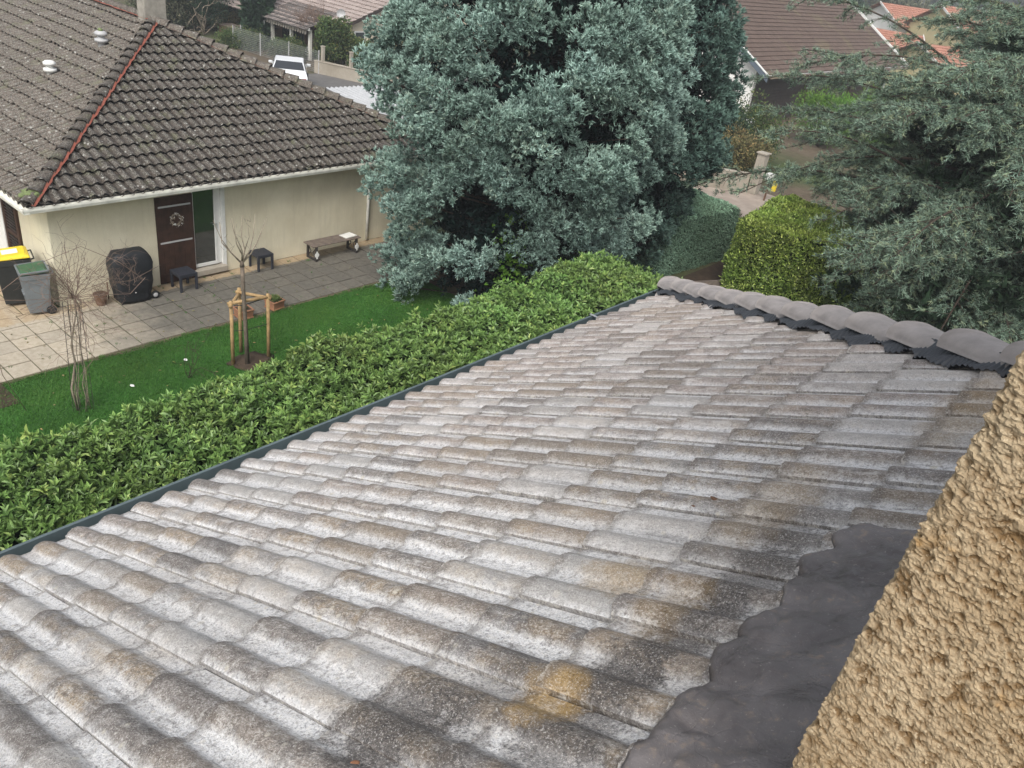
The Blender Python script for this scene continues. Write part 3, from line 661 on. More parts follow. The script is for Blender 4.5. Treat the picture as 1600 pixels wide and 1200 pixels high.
# bitumen flashing draped over the tiles at the foot of the wall
def flashing():
    V = []; q = []; us = np.linspace(-1.2, 1.91, 380); nb = 40
    for u in us:
        ph = (u-.447)/.302; x = ph-math.floor(ph); hh = 0
        for c in (.20, .72): hh = max(hh, math.cos(min(1, abs(x-c)/.24)*math.pi/2)**1.0 if abs(x-c) < .24 else 0)
        edge = .852+.012*hh+.030*mnoise.noise(Vector((u*4.3, 0, 2)))+.026*mnoise.noise(Vector((u*12, 1, 2)))+.010*mnoise.noise(Vector((u*34, 1, 2)))
        if u > 1.78: edge -= (u-1.78)*.3
        for j in range(nb+1):
            f = j/nb; v = .48+(edge-.48)*f
            P_ = Vector((u, v, 0)); wr = mnoise.noise(P_*8)*.013+mnoise.noise(P_*21)*.0075*(.4+f)+mnoise.noise(P_*52)*.0022
            cr = .006*max(0, .16-abs(mnoise.noise(Vector((u*6+v*7, v*4-u*2, 5)))))/.16*max(0, mnoise.noise(Vector((u*3, v*5, 8)))+.25)+.003*max(0, .1-abs(mnoise.noise(Vector((u*13-v*9, v*11, 9)))))/.1*f
            zz_ = .043+hh*.010*f+wr+cr+.05*(1-f)**6
            if j == nb: zz_ = surf(u, v)+.004
            elif j == nb-1: zz_ = max(surf(u, v)+.012, zz_*.9)
            V.append(RP(u, v, zz_))
    W_ = nb+1
    for i in range(len(us)-1):
        for j in range(nb): a = i*W_+j; q.append((a, a+1, a+W_+1, a+W_))
    mb = MB(); mb.add(V, q); o = mb.build('flashing', M['flash'], own, smooth=True)
    sm = o.modifiers.new('thickness', 'SOLIDIFY'); sm.thickness = .004; sm.offset = -1
flashing()
# bits of debris lying on the tiles
g = rng(8)
def chip(u, v, sz, mat, label, cat, nm):
    bm = bmesh.new(); bmesh.ops.create_icosphere(bm, subdivisions=2, radius=sz)
    for vt in bm.verts: vt.co = Vector((vt.co.x*1.5, vt.co.y*.8, vt.co.z*.42))*(1+.5*mnoise.noise(vt.co*60+Vector((u*9, v*7, 0))))
    me = bpy.data.meshes.new(nm); bm.to_mesh(me); bm.free(); me.materials.append(mat); o = bpy.data.objects.new(nm, me); COL.objects.link(o)
    o.location = RP(u, v, .0); o.rotation_euler = (0, S, g.random()*3); tag(o, label, cat); return o
for u, v, sz, mt, lb, ct, nm in ((2.02, 1.27, .016, 'wood', 'dark brown lump of moss lying on the tiles left of the loose end tile', 'moss lump', 'moss_lump'),
    (1.98, 1.33, .010, 'wood', 'small dark crumb just beside the larger moss lump on the tiles', 'moss lump', 'moss_crumb'),
    (.70, 1.37, .009, 'terra', 'small orange leaf scrap on a dark stained tile near the bottom of the view', 'leaf', 'leaf_scrap')):
    c = chip(u, v, sz, M[mt], lb, ct, nm); c.location = RP(u, v, surf(u, v)+sz*.2)

# ================================================================== laurel hedge
def laurel():
    root = thing('laurel_hedge', (-7.6, 6, GZ), 'wide trimmed cherry laurel hedge with glossy green leaves running beside the gutter', 'hedge')
    g = rng(31); x0, x1, y0, y1 = -9.35, -5.0, -3.0, 15.4
    def topz(x, y):
        q_ = Vector((x*.8, y*.8, 0)); b = mnoise.noise(q_)*.16+mnoise.noise(q_*2.6)*.11+mnoise.noise(q_*6)*.05
        end = .17*math.exp(-((y-13.2)/1.1)**2) - .55*max(0, (y-14.2)/1.2)**2 - .16*math.exp(-((y-12.0)/.35)**2)
        edge = -.35*max(0, (x0+.45-x)/.45)**2
        return -6.25+b+end+edge
    # dense inside
    nx, ny = 30, 110; V = []; q = []
    for i in range(nx+1):
        for j in range(ny+1):
            x = x0+.12+(x1-x0-.12)*i/nx; y = y0+(y1-.15-y0)*j/ny; V.append((x, y, topz(x, y)-.17))
    for i in range(nx):
        for j in range(ny): a = i*(ny+1)+j; q.append((a, a+ny+1, a+ny+2, a+1))
    mb = MB(); mb.add(V, q)
    def skirt(idx):
        P = [V[k] for k in idx]; n = len(P); mb.add(P+[(p[0], p[1], GZ) for p in P], [(k, k+1, n+k+1, n+k) for k in range(n-1)])
    skirt(range(ny+1)); skirt([i*(ny+1)+ny for i in range(nx+1)]); skirt([nx*(ny+1)+j for j in range(ny+1)])
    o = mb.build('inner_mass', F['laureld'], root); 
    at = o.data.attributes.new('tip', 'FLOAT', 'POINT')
    n = 20500; X = x0+(x1-x0)*g.random(n)**1.15; Yv = y0+(y1-y0)*g.random(n)
    ns = 4200; side_ = g.integers(0, 3, ns); xs = np.where(side_ < 2, x0+g.normal(size=ns)*.06, x0+(x1-x0)*g.random(ns)); ys = np.where(side_ < 2, y0+(y1-y0)*g.random(ns), y1+g.normal(size=ns)*.06)
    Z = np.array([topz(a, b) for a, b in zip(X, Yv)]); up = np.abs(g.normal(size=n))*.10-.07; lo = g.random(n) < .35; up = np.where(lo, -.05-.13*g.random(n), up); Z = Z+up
    zs_ = np.array([topz(a, b) for a, b in zip(xs, ys)])-.05-2.0*g.random(ns)**1.2
    Pc = np.vstack([np.stack([X, Yv, Z], -1), np.stack([xs, ys, zs_], -1)]); on = np.vstack([np.tile([0, 0, 1.], (n, 1)), np.where((side_ < 2)[:, None], np.array([-1, 0, .4]), np.array([0, 1, .4]))])
    gn = np.array([[mnoise.noise(Vector((p[0]*1.3, p[1]*1.3, k*7.0))) for k in range(3)] for p in Pc])
    ax = unit(on+g.normal(size=on.shape)*.45+gn*.9); dep = np.clip(np.concatenate([(up+.16)/.26, np.full(ns, .45)]), .05, 1)  # deeper and side leaves get a darker tone, painting in shade
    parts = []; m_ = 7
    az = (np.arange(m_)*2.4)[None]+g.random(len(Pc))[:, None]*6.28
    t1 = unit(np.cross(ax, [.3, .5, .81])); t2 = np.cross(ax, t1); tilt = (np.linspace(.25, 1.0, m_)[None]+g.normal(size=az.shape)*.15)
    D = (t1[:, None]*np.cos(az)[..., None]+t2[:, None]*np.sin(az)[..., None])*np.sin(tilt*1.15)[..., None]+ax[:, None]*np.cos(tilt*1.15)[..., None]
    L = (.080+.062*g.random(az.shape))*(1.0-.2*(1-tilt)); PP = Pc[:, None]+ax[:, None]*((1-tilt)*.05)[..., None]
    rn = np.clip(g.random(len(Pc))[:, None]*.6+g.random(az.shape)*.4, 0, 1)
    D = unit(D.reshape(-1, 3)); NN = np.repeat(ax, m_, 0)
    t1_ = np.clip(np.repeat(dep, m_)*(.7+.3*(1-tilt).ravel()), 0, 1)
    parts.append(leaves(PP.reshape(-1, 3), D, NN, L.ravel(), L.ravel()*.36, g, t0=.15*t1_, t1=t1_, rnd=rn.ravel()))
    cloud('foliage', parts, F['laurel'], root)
    mb = MB()
    for k in range(26):
        x = -9.0+g.random()*.5; y = y0+k*.7; mb.tube([(x, y, GZ), (x+g.normal()*.1, y+g.normal()*.1, GZ+1), (x+g.normal()*.2, y+g.normal()*.2, -6.6)], [.03, .025, .015], 5)
    mb.build('stem', M['darkbark'], root, smooth=True)
laurel()

# ================================================================== bungalow on the left
bx, by0, W2 = -17.15, 5.92, 5.99; bz = -6.31; bt = .415; ang = math.atan(bt); bc, bs = math.cos(ang), math.sin(ang); BL = 21.0
bung = thing('bungalow', (-24, 12, GZ), 'cream rendered bungalow with a dark mossy hipped tile roof, white gutter and patio door', 'bungalow')
apx = np.array([bx-W2, by0+W2, bz+W2*bt])
# front hip slope faces +x
V, Q, A, UV, e_ = tile_field(apx+np.array([-.0, 0, 0]), np.array([0, 1., 0]), np.array([bc, 0, -bs]), -W2-.15, W2+.15, -.05, W2/bc+.04, .46, .385, 12, 2, .062, .060, .007, 12, lipf=.30, twist=.006)
A['dry'] = np.zeros(len(V)); br = np_mesh('roof', V, Q, M['broof'], bung, A, UV)
clip(br, [(Vector(apx), Vector((-1, -1, 0))), (Vector(apx), Vector((-1, 1, 0))), (Vector((bx+.05, 0, 0)), Vector((1, 0, 0)))])
# slope facing -y
V, Q, A, UV, e_ = tile_field(apx, np.array([-1., 0, 0]), np.array([0, -bc, -bs]), -W2-.1, BL, -.05, W2/bc+.04, .46, .385, 10, 2, .062, .060, .007, 13, lipf=.30, twist=.006)
A['dry'] = np.ones(len(V)); b2 = np_mesh('side_roof', V, Q, M['broof'], bung, A, UV)
clip(b2, [(Vector(apx), Vector((1, 1, 0))), (Vector((0, by0-.05, 0)), Vector((0, -1, 0)))])
# slope facing +y (seen only from elsewhere)
V, Q, A, UV, e_ = tile_field(apx, np.array([-1., 0, 0]), np.array([0, bc, -bs]), -W2-.1, BL, -.05, W2/bc+.04, .30, .335, 6, 1, .046, .03, .004, 14)
A['dry'] = np.ones(len(V)); b3 = np_mesh('back_roof', V, Q, M['broof'], bung, A, UV)
clip(b3, [(Vector(apx), Vector((1, -1, 0))), (Vector((0, by0+2*W2+.05, 0)), Vector((0, 1, 0)))])
mb = MB(); zd = np.array([0, 0, -.04]); c1 = np.array([bx, by0, bz])+zd; c2 = np.array([bx, by0+2*W2, bz])+zd; c3 = np.array([apx[0]-BL, by0, bz])+zd; c4 = np.array([apx[0]-BL, by0+2*W2, bz])+zd; a1 = apx+zd; a2 = apx+np.array([-BL, 0, 0])+zd
mb.poly([c1, c2, a1]); mb.poly([c1, a1, a2, c3]); mb.poly([c2, c4, a2, a1]); mb.poly([c3, a2, c4]); mb.poly([c1-[0, 0, .02], c3-[0, 0, .02], c4-[0, 0, .02], c2-[0, 0, .02]]); mb.build('roof_underlay', M['darkp'], bung)
# hip and ridge caps with a red underlay strip beside them
def capline(P0, P1, parent, mat, sp=.40, w_=.27, h_=.12, red=None, nm='ridge_cap', seed=1, dry=.3, one=True):
    P0, P1 = np.array(P0, float), np.array(P1, float); d = P1-P0; L = np.linalg.norm(d); d /= L; sd_ = np.cross(d, [0, 0, 1]); sd_ /= np.linalg.norm(sd_); up_ = np.cross(sd_, d)
    if up_[2] < 0: up_ = -up_
    n = int(L/sp); g = rng(seed)
    for i in range(n):
        a = P0+d*i*L/n+up_*.02; b = a+d*(L/n+.05)-up_*.02
        V, q = arch(a+up_*.03, b, w_*1.08, h_, w_*.9, h_*.82, sd_+d*g.normal()*.03, up_, 8); m_ = MB(); m_.add(V, q)
        o = m_.build(nm, mat, parent, smooth=True); 
        for k, v in (('h', .03), ('dry', dry)):
            at = o.data.attributes.new(k, 'FLOAT', 'POINT'); at.data.foreach_set('value', np.full(len(o.data.vertices), v, np.float32))
    if red:
        for sg in red:
            off = sd_*sg*.17; q_ = MB(); N = 60; Vv = []
            for i in range(N+1):
                p = P0+d*L*i/N; wv = .012*math.sin(i*2.3)+g.normal()*.006
                Vv += [tuple(p+off-sd_*sg*.06+up_*.060), tuple(p+off+sd_*sg*(.010+wv)+up_*.045+up_*g.normal()*.004)]
            q_.add(Vv, [(2*i, 2*i+1, 2*i+3, 2*i+2) for i in range(N)]); q_.build('red_underlay_strip', M['redunder'], parent)
capline(c1+[.03, -.03, .07], a1+[0, 0, .08], br, M['broof'], red=(1,), seed=3, dry=.45)
capline(c2+[.03, .03, .07], a1+[0, 0, .08], br, M['broof'], red=(-1,), seed=4, dry=.9, w_=.36, h_=.15)
capline(a2+[0, 0, .08], a1+[0, 0, .08], b2, M['broof'], red=(1,), seed=5, dry=.7)
V, T, a_, b_ = lumpy((bx-.28, by0+.22, bz+.17), .22, .2, .09, rng(2), 3, .6, 1.6); mb = MB(); mb.add(V, [], T); mb.build('moss_clump', M['moss'], br, smooth=True)
# gutters
def ugut(P0, P1, outn, parent, mat, w_=.11, h_=.055):
    P0, P1, o_ = Vector(P0), Vector(P1), Vector(outn); V = []; p = [(0, .03), (0, -h_), (w_*.85, -h_), (w_, 0), (w_, .03), (w_+.012, .035), (w_+.012, 0), (w_*.88, -h_-.012), (-.012, -h_-.012), (-.012, .03)]
    for P_ in (P0, P1): V += [tuple(P_+o_*a+Vector((0, 0, b))) for a, b in p]
    K = len(p); m_ = MB(); m_.add(V, [(i, (i+1) % K, K+(i+1) % K, K+i) for i in range(K)]); return m_.build('gutter', mat, parent)
ugut((bx+.03, by0-.13, bz-.02), (bx+.03, by0+2*W2+.1, bz-.02), (1, 0, 0), bung, M['whiteg']); ugut((apx[0]-BL, by0-.03, bz-.02), (bx+.15, by0-.03, bz-.02), (0, -1, 0), bung, M['whiteg'])
mb = MB(); mb.box(((bx-apx[0]+BL)/-2+bx-.02, by0+.25, bz-.085), (bx-apx[0]+BL-.04, .5, .03)); mb.box((bx-.24, by0+W2, bz-.085), (.46, 2*W2-1.05, .03)); mb.build('soffit', M['render'], bung)
# walls with real openings: front wall is x=-17.6
fx, wy0, wy1, wt = -17.6, 6.42, 17.4, .28; zt = bz-.10
mb = MB(); Hh = zt-GZ
def wallseg(mb, a, b, z0, z1, axis='y', pos=fx, th=wt, sg=-1):
    if axis == 'y': mb.box((pos+sg*th/2, (a+b)/2, (z0+z1)/2), (th, b-a, z1-z0))
    else: mb.box(((a+b)/2, pos-sg*th/2, (z0+z1)/2), (b-a, th, z1-z0))
wallseg(mb, wy0, 9.66, GZ, zt); wallseg(mb, 10.52, wy1, GZ, zt); wallseg(mb, 9.66, 10.52, -6.56, zt)
wallseg(mb, -19.2, fx-wt, GZ, zt, 'x', wy0); wallseg(mb, -21.2, -20.4, GZ, zt, 'x', wy0); wallseg(mb, -20.4, -19.2, -6.62, zt, 'x', wy0); wallseg(mb, -44, -21.2, GZ, zt, 'x', wy0)
mb.box((-30.8, wy1-.14, (GZ+zt)/2), (26.2, .28, Hh)); mb.box((-43.9, 11.9, (GZ+zt)/2), (.2, 10.6, Hh)); mb.build('wall', M['render'], bung)
mb = MB(); mb.box((-18.6, 10.1, -7.7), (.05, 2.5, 2.2)); mb.box((-18.2, 10.1, GZ+.11), (.8, 2.4, .02)); mb.build('room_interior', M['brownp'], bung)
# patio door: frame, sliding leaf, reveal, handle, sill
fr = MB(); y0_, y1_, z0_, z1_ = 9.66, 10.30, -8.56, -6.56
for a, b, c, d in ((y0_, y0_+.05, z0_, z1_), (y1_-.05, y1_, z0_, z1_), (y0_+.05, y1_-.05, z1_-.07, z1_), (y0_+.05, y1_-.05, z0_, z0_+.08)): fr.box((fx-.05, (a+b)/2, (c+d)/2), (.06, b-a, d-c))
door = fr.build('patio_door', M['white'], bung, bevel=.004)
mb = MB(); mb.box((fx-.05, (y0_+y1_)/2, (z0_+z1_)/2), (.014, y1_-y0_-.10, z1_-z0_-.15)); mb.build('glass_pane', M['glass'], door)
mb = MB(); mb.box((fx-.005, y1_-.026, -7.55), (.022, .02, .14)); mb.box((fx+.015, y1_-.06, -7.50), (.018, .10, .02)); mb.build('handle', M['metal'], door)
mb = MB(); mb.box((fx-.07, 10.36, -7.56), (.08, .12, 2.0)); mb.box((fx-.02, 10.47, -7.60), (.10, .10, 2.2)); mb.build('white_jamb', M['white'], bung, bevel=.004)
mb = MB(); mb.box((fx-.02, 10.05, -8.66), (.34, .86, .14)); mb.build('door_step', M['concrete'], bung, bevel=.01)
# shutter leaf of dark boards, folded open against the wall, with strap hinges
mb = MB()
for k in range(7): mb.box((fx+.035, 8.735+.066+k*.1325, -7.70), (.030, .1295, 2.14))
sh = mb.build('shutter', M['brownw'], bung, bevel=.003)
for z in (-6.86, -7.74): mb = MB(); mb.box((fx+.056, 9.20, z), (.010, .80, .04)); mb.build('strap_hinge', M['hub'], sh)
mb = MB(); mb.box((fx+.056, 9.2, -8.55), (.010, .80, .04)); mb.build('strap_hinge', M['brownw'], sh)
# wall side facing -y: brown louvred shutter, white leaf
mb = MB(); yy = wy0-.03
mb.box((-19.26, yy, -7.70), (.12, .05, 2.16)); mb.box((-19.94, yy, -7.70), (.12, .05, 2.16)); mb.box((-19.6, yy, -6.68), (.56, .05, .10)); mb.box((-19.6, yy, -8.73), (.56, .05, .10)); mb.box((-19.6, yy, -7.75), (.56, .05, .07))
lv = mb.build('louvred_shutter', M['brownw'], bung)
mb = MB()
for k in range(26): mb.box((-19.6, yy, -8.62+k*.074), (.56, .018, .05), M=Matrix.Rotation(.6, 3, 'X'))
mb.build('louvre', M['brownp'], lv)
mb = MB(); mb.box((-20.35, yy-.01, -7.7), (.62, .05, 2.1)); mb.build('white_door_leaf', M['white'], bung, bevel=.004)
mb = MB(); mb.box((-21.0, yy, -7.7), (.5, .05, 2.1)); mb.build('brown_shutter', M['brownw'], bung)
mb = MB(); mb.tube([(fx+.05, wy0+.12, zt-.03), (fx+.12, wy0+.12, zt-.08), (fx+.12, wy0+.2, zt-.13), (fx+.05, wy0+.2, zt-.16)], .012, 6); mb.build('wall_hook', M['iron'], bung)
mb = MB(); mb.tube([(fx+.07, wy1-2.35, bz-.1), (fx+.07, wy1-2.35, GZ+.05)], .045, 10); mb.build('downpipe', M['whiteg'], bung, smooth=True)
# chimney
ch = MB(); ch.box((-23.45, 12.05, -3.35), (.42, .62, 1.5)); co = ch.build('chimney', M['stone'], bung, bevel=.01)
mb = MB(); mb.box((-23.45, 12.05, -2.56), (.56, .76, .08)); mb.build('chimney_cap', M['concrete'], co)
mb = MB(); Vv, q = arch((-23.0, 11.75, -3.98), (-23.0, 12.4, -3.98), .3, .1, .3, .1, (1, 0, 0), (0, 0, 1)); mb.add(Vv, q); mb.build('chimney_foot', M['concrete'], co)
# roof vents: pale cowl and rusty cowl
def vent(x, y, z, s, mat, nm, label=None):
    m_ = MB(); m_.lathe([(.10*s, -.28*s), (.095*s, -.02), (.16*s, -.02), (.165*s, .05*s), (.10*s, .06*s), (.085*s, .13*s), (.15*s, .135*s), (.16*s, .20*s), (.10*s, .245*s), (0, .25*s)], (x, y, z), 18)
    o = m_.build('roof_vent', mat, b2, smooth=True)
    if label: o['label'] = label
def sidez(y): return apx[2]-(apx[1]-y)*bt
vent(-22.75, 8.9, sidez(8.9)+.16, .95, M['white'], 'roof_vent', 'white two-tier vent cowl on the side slope')
vent(-23.05, 10.4, sidez(10.4)+.18, 1.0, M['hub'], 'roof_vent', 'grey cowl with a mossy top')
mb = MB(); V, T, a_, b_ = lumpy((-23.05, 10.4, sidez(10.4)+.44), .07, .06, .05, rng(4), 2, .5); mb.add(V, [], T); mb.build('moss_clump', M['moss'], b2, smooth=True)

# ================================================================== things on the patio
def table(label, loc, rz):
    t = thing('side_table', (0, 0, 0), label, 'side table', 'dark plastic side tables by the wall')
    m_ = MB(); m_.box((0, 0, .425), (.46, .46, .03)); 
    for k in range(9): m_.box((-.2+k*.05, 0, .443), (.036, .44, .008))
    m_.box((0, .205, .385), (.40, .03, .05)); m_.box((0, -.205, .385), (.40, .03, .05)); m_.box((.205, 0, .385), (.03, .38, .05)); m_.box((-.205, 0, .385), (.03, .38, .05)); m_.build('table_top', M['darkp'], t, bevel=.004)
    for sx in (-1, 1):
        for sy in (-1, 1): q = MB(); q.box((sx*.20, sy*.20, .205), (.05, .05, .41), taper=1.15); q.build('leg', M['darkp'], t, bevel=.003)
    t.location = loc; t.rotation_euler.z = rz; return t
t1 = table('dark grey side table in front of the brown shutter', (-17.17, 9.12, GZ+.008), .02)
t2 = copy_tree(t1); t2.location = (-17.32, 11.35, GZ+.008); t2.rotation_euler.z = -.03; t2['label'] = 'dark grey side table against the bare wall to the right of the patio door'
# bench
b = thing('garden_bench', (0, 0, 0), 'backless slatted grey wood bench standing against the cream wall', 'bench')
m_ = MB()
for k in range(5): m_.box((-.19+k*.095, 0, .44), (.082, 1.62, .03))
m_.build('seat', M['slat'], b, bevel=.003)
for sy in (-1, 1):
    q = MB(); q.box((-.19, sy*.68, .21), (.06, .05, .42)); q.box((.19, sy*.68, .21), (.06, .05, .42)); q.box((0, sy*.68, .03), (.34, .05, .05)); q.box((0, sy*.68, .40), (.34, .05, .045)); 
    q.tube([(.17, sy*.68, .38), (.05, sy*.68, .22), (.17, sy*.68, .08)], .014, 6); q.tube([(-.17, sy*.68, .38), (-.05, sy*.68, .22), (-.17, sy*.68, .08)], .014, 6)
    o = q.build('bench_end', M['iron'], b); 
    q = MB(); q.lathe([(0, 0), (.07, 0), (.07, .012), (0, .012)], (.21, sy*.68+.0, .19), 14, axis=(1, 0, 0)); q.box((.222, sy*.68, .19), (.006, .05, .22)); q.build('end_panel', M['white'], o)
b.location = (-17.15, 13.52, GZ+.008); b.rotation_euler.z = rad(-.5)
# folded paper on the bench
m_ = MB(); m_.box((0, 0, .008), (.30, .42, .016)); m_.box((.01, -.01, .022), (.28, .40, .012), rz=.04); o = m_.build('paper', M['paper'], bevel=.003); o.location = (-17.17, 14.07, GZ+.465); o.rotation_euler.z = .12
tag(o, 'flat white paper packet lying on the far end of the bench', 'paper')
# wreath on the shutter
w_ = thing('wreath', (0, 0, 0), 'small round wreath of white and silver sprigs hanging on the brown shutter', 'wreath')
m_ = MB(); th = np.linspace(0, 2*np.pi, 25); m_.tube(np.stack([np.zeros(25), .13*np.cos(th), .13*np.sin(th)], -1), .014, 6, cap=False); m_.build('ring', M['twigp'], w_, smooth=True)
g = rng(15); n = 90; a = g.random(n)*6.28; P = np.stack([.01+.02*g.random(n), np.cos(a)*(.13+g.normal(size=n)*.03), np.sin(a)*(.13+g.normal(size=n)*.03)], -1); D = unit(np.stack([.5+g.random(n)*.5, g.normal(size=n), g.normal(size=n)], -1))
o = cloud('sprigs', [leaves(P, D, unit(g.normal(size=(n, 3))), .05, .018, g, .3, 1)], M['twigp'], w_)
q = MB()
for k in range(26): a = g.random()*6.28; r_ = .13+g.normal()*.03; q.lathe([(0, -.011), (.009, -.007), (.012, 0), (.009, .007), (0, .011)], (.035, r_*math.cos(a), r_*math.sin(a)), 7)
q.build('berries', M['white'], w_, smooth=True)
w_.location = (fx+.055, 9.22, -7.20)
# wheelie bins (front faces -y, wheels at the back)
def bin_(label, sx, sy, h, body, lid, lidmat, loc, rz, sticker=False, rim=None):
    t = thing('wheelie_bin', (0, 0, 0), label, 'bin'); m_ = MB(); k = .78
    Vb = []; 
    for z, f in ((0.06, k), (h*.80, 1.0), (h*.80, 1.06), (h*.90, 1.07), (h*.90, 1.0), (h*.90-.02, .96)): Vb += [(-sx/2*f, -sy/2*f, z), (sx/2*f, -sy/2*f, z), (sx/2*f, sy/2*f, z), (-sx/2*f, sy/2*f, z)]
    q = [(3, 2, 1, 0)]+[(4*i+j, 4*i+(j+1) % 4, 4*i+4+(j+1) % 4, 4*i+4+j) for i in range(5) for j in range(4)]+[(20, 21, 22, 23)]
    m_.add(Vb, q); m_.box((0, -sy/2*.93, h*.45), (sx*.62, .03, .05)); m_.build('body', body, t, bevel=.012)
    m_ = MB(); z0 = h*.905; zz = [(-sx/2*1.06, -sy/2*1.10, z0), (sx/2*1.06, -sy/2*1.10, z0), (sx/2*1.06, sy/2*1.02, z0+.03), (-sx/2*1.06, sy/2*1.02, z0+.03)]
    zt_ = [(-sx/2*.86, -sy/2*.86, z0+.065), (sx/2*.86, -sy/2*.86, z0+.065), (sx/2*.86, sy/2*.80, z0+.11), (-sx/2*.86, sy/2*.80, z0+.11)]
    m_.add(zz+[(a, b_, c+.03) for a, b_, c in zz]+zt_, [(0, 1, 5, 4), (1, 2, 6, 5), (2, 3, 7, 6), (3, 0, 4, 7), (4, 5, 9, 8), (5, 6, 10, 9), (6, 7, 11, 10), (7, 4, 8, 11), (8, 9, 10, 11), (3, 2, 1, 0)])
    lo = m_.build('lid', lidmat, t, bevel=.012)
    if sticker: m_ = MB(); sl = math.atan2(.045, sy*.83); m_.box((0, -.01, z0+.0925), (sx*.42, sy*.46, .004), M=Matrix.Rotation(sl, 3, 'X')); m_.build('sticker', M['paper'], lo)
    if rim:
        m_ = MB(); 
        for i in range(4): a_ = Vector(zz[i]); b__ = Vector(zz[(i+1) % 4]); m_.bar(a_+Vector((0, 0, .045)), b__+Vector((0, 0, .045)), .035, .035)
        m_.build('lid_rim', rim, lo, bevel=.006)
    for s in (-1, 1): m_ = MB(); m_.lathe([(0, -.025), (.085, -.025), (.10, -.015), (.10, .015), (.085, .025), (0, .025)], (s*sx*.40, sy/2*.82, .10), 18, axis=(1, 0, 0)); m_.build('wheel', M['rubber'], t, smooth=False)
    m_ = MB(); m_.tube([(-sx*.36, sy/2*.82, .10), (sx*.36, sy/2*.82, .10)], .014, 6); m_.build('axle', M['iron'], t)
    m_ = MB(); m_.tube([(-sx*.42, sy/2*1.0, h*.88), (-sx*.42, sy/2*1.0+.08, h*.90), (sx*.42, sy/2*1.0+.08, h*.90), (sx*.42, sy/2*1.0, h*.88)], .016, 6); m_.build('handle', body, t)
    t.location = loc; t.rotation_euler.z = rz; return t
bin_('grey wheelie bin with a green lid beside the wall corner', .50, .52, 1.06, M['greyp'], None, M['greenl'], (-17.60, 5.98, GZ+.008), rad(-12), rim=M['greyp'])
bin_('black wheelie bin with a bright yellow lid and white sticker', .58, .66, 1.20, M['blackp'], None, M['yellow'], (-18.28, 5.82, GZ+.008), rad(-14), sticker=True)
# covered barbecue
t = thing('covered_barbecue', (0, 0, 0), 'trolley barbecue under a crumpled black cover standing against the wall', 'barbecue')
bm = bmesh.new(); bmesh.ops.create_cube(bm, size=1); bmesh.ops.subdivide_edges(bm, edges=bm.edges[:], cuts=15, use_grid_fill=True)
for v in bm.verts:
    f = v.co.z+.5; x, y = v.co.x*2, v.co.y*2
    r_ = (abs(x)**4+abs(y)**4)**.25; rr = math.hypot(x, y) or 1; sq = max(abs(x), abs(y))/max(1e-6, (abs(x)**5+abs(y)**5)**.2) ; x, y = x*sq, y*sq
    wx = .27+.02*math.sin(f*6); wy = .44-.03*math.sin(f*5+.5)-.07*max(0, (.35-f)/.35)
    if f > .72: k = (f-.72)/.28; wx *= 1-.30*k*k; wy *= 1-.24*k*k
    z = f*1.14+.04
    if f > .999: z += .05*(1-max(abs(x), abs(y))**2)
    p = Vector((x*wx, y*wy, z)); d_ = Vector((x, y, 0)).normalized() if (x or y) else Vector((0, 0, 1)); rp = mnoise.noise(Vector((math.atan2(y, x)*3.2, f*2.2, 1)))*.035*(1.1-f)+mnoise.noise(p*7)*.022
    v.co = p+d_*rp
me = bpy.data.meshes.new('cover'); bm.to_mesh(me); bm.free(); me.materials.append(M['black']); me.polygons.foreach_set('use_smooth', [True]*len(me.polygons))
o = bpy.data.objects.new('cover', me); COL.objects.link(o); o.parent = t
for sy, sx in ((1, .2), (1, -.2)):
    m_ = MB(); m_.lathe([(.055, -.02), (.088, -.022), (.098, -.01), (.098, .01), (.088, .022), (.055, .02)], (sx, .44*sy, .10), 20, axis=(1, 0, 0)); wh = m_.build('wheel', M['rubber'], t, smooth=True)
    m_ = MB(); m_.lathe([(0, -.024), (.03, -.024), (.056, -.018), (.056, .018), (.03, .024), (0, .024)], (sx, .44*sy, .10), 18, axis=(1, 0, 0)); m_.build('hub', M['hub'], wh, smooth=True)
for sx in (-.2, .2): m_ = MB(); m_.box((sx, -.32, .05), (.04, .04, .10)); m_.build('leg', M['iron'], t)
m_ = MB(); m_.bar((.2, -.32, .10), (.2, .46, .10), .025); m_.bar((-.2, -.32, .10), (-.2, .46, .10), .025); m_.build('frame', M['iron'], t)
m_ = MB(); m_.box((.285, -.03, .28), (.006, .02, .02)); m_.build('cover_tag', M['paper'], t)
t.location = (-17.20, 7.86, GZ+.008); t.rotation_euler.z = rad(-4)
# pot with a dried shrub, and a stake behind it
def twigs(P0, n, g, L=.3, spread=.6, rad0=.004, up=1.0, mb=None, kids=2, wob=.25):
    mb = mb or MB()
    def grow(p, d, l, r, lev):
        pts = [p]; dd = d.copy()
        for k in range(4): dd = unit(dd+g.normal(size=3)*wob); pts.append(pts[-1]+dd*l/4)
        mb.tube(pts, np.linspace(r, r*.55, 5), 3, cap=False)
        if lev > 0:
            for _ in range(kids): i = g.integers(1, 5); grow(pts[i], unit(dd+g.normal(size=3)*.8), l*.6, r*.6, lev-1)
    for _ in range(n): grow(np.array(P0, float), unit(np.array([0, 0, up])+g.normal(size=3)*spread), L*(.6+.8*g.random()), rad0, 2)
    return mb
p = thing('flower_pot', (0, 0, 0), 'round dark pot with a dried out plant between the bins and the barbecue', 'pot')
m_ = MB(); m_.lathe([(0, .005), (.10, .005), (.145, .24), (.155, .24), (.155, .265), (.135, .265), (.13, .22), (0, .22)], (0, 0, 0), 20); m_.build('pot', M['wood'], p, smooth=False)
m_ = MB(); m_.lathe([(0, .235), (.12, .225)], (0, 0, 0), 16); m_.build('soil', M['soil'], p)
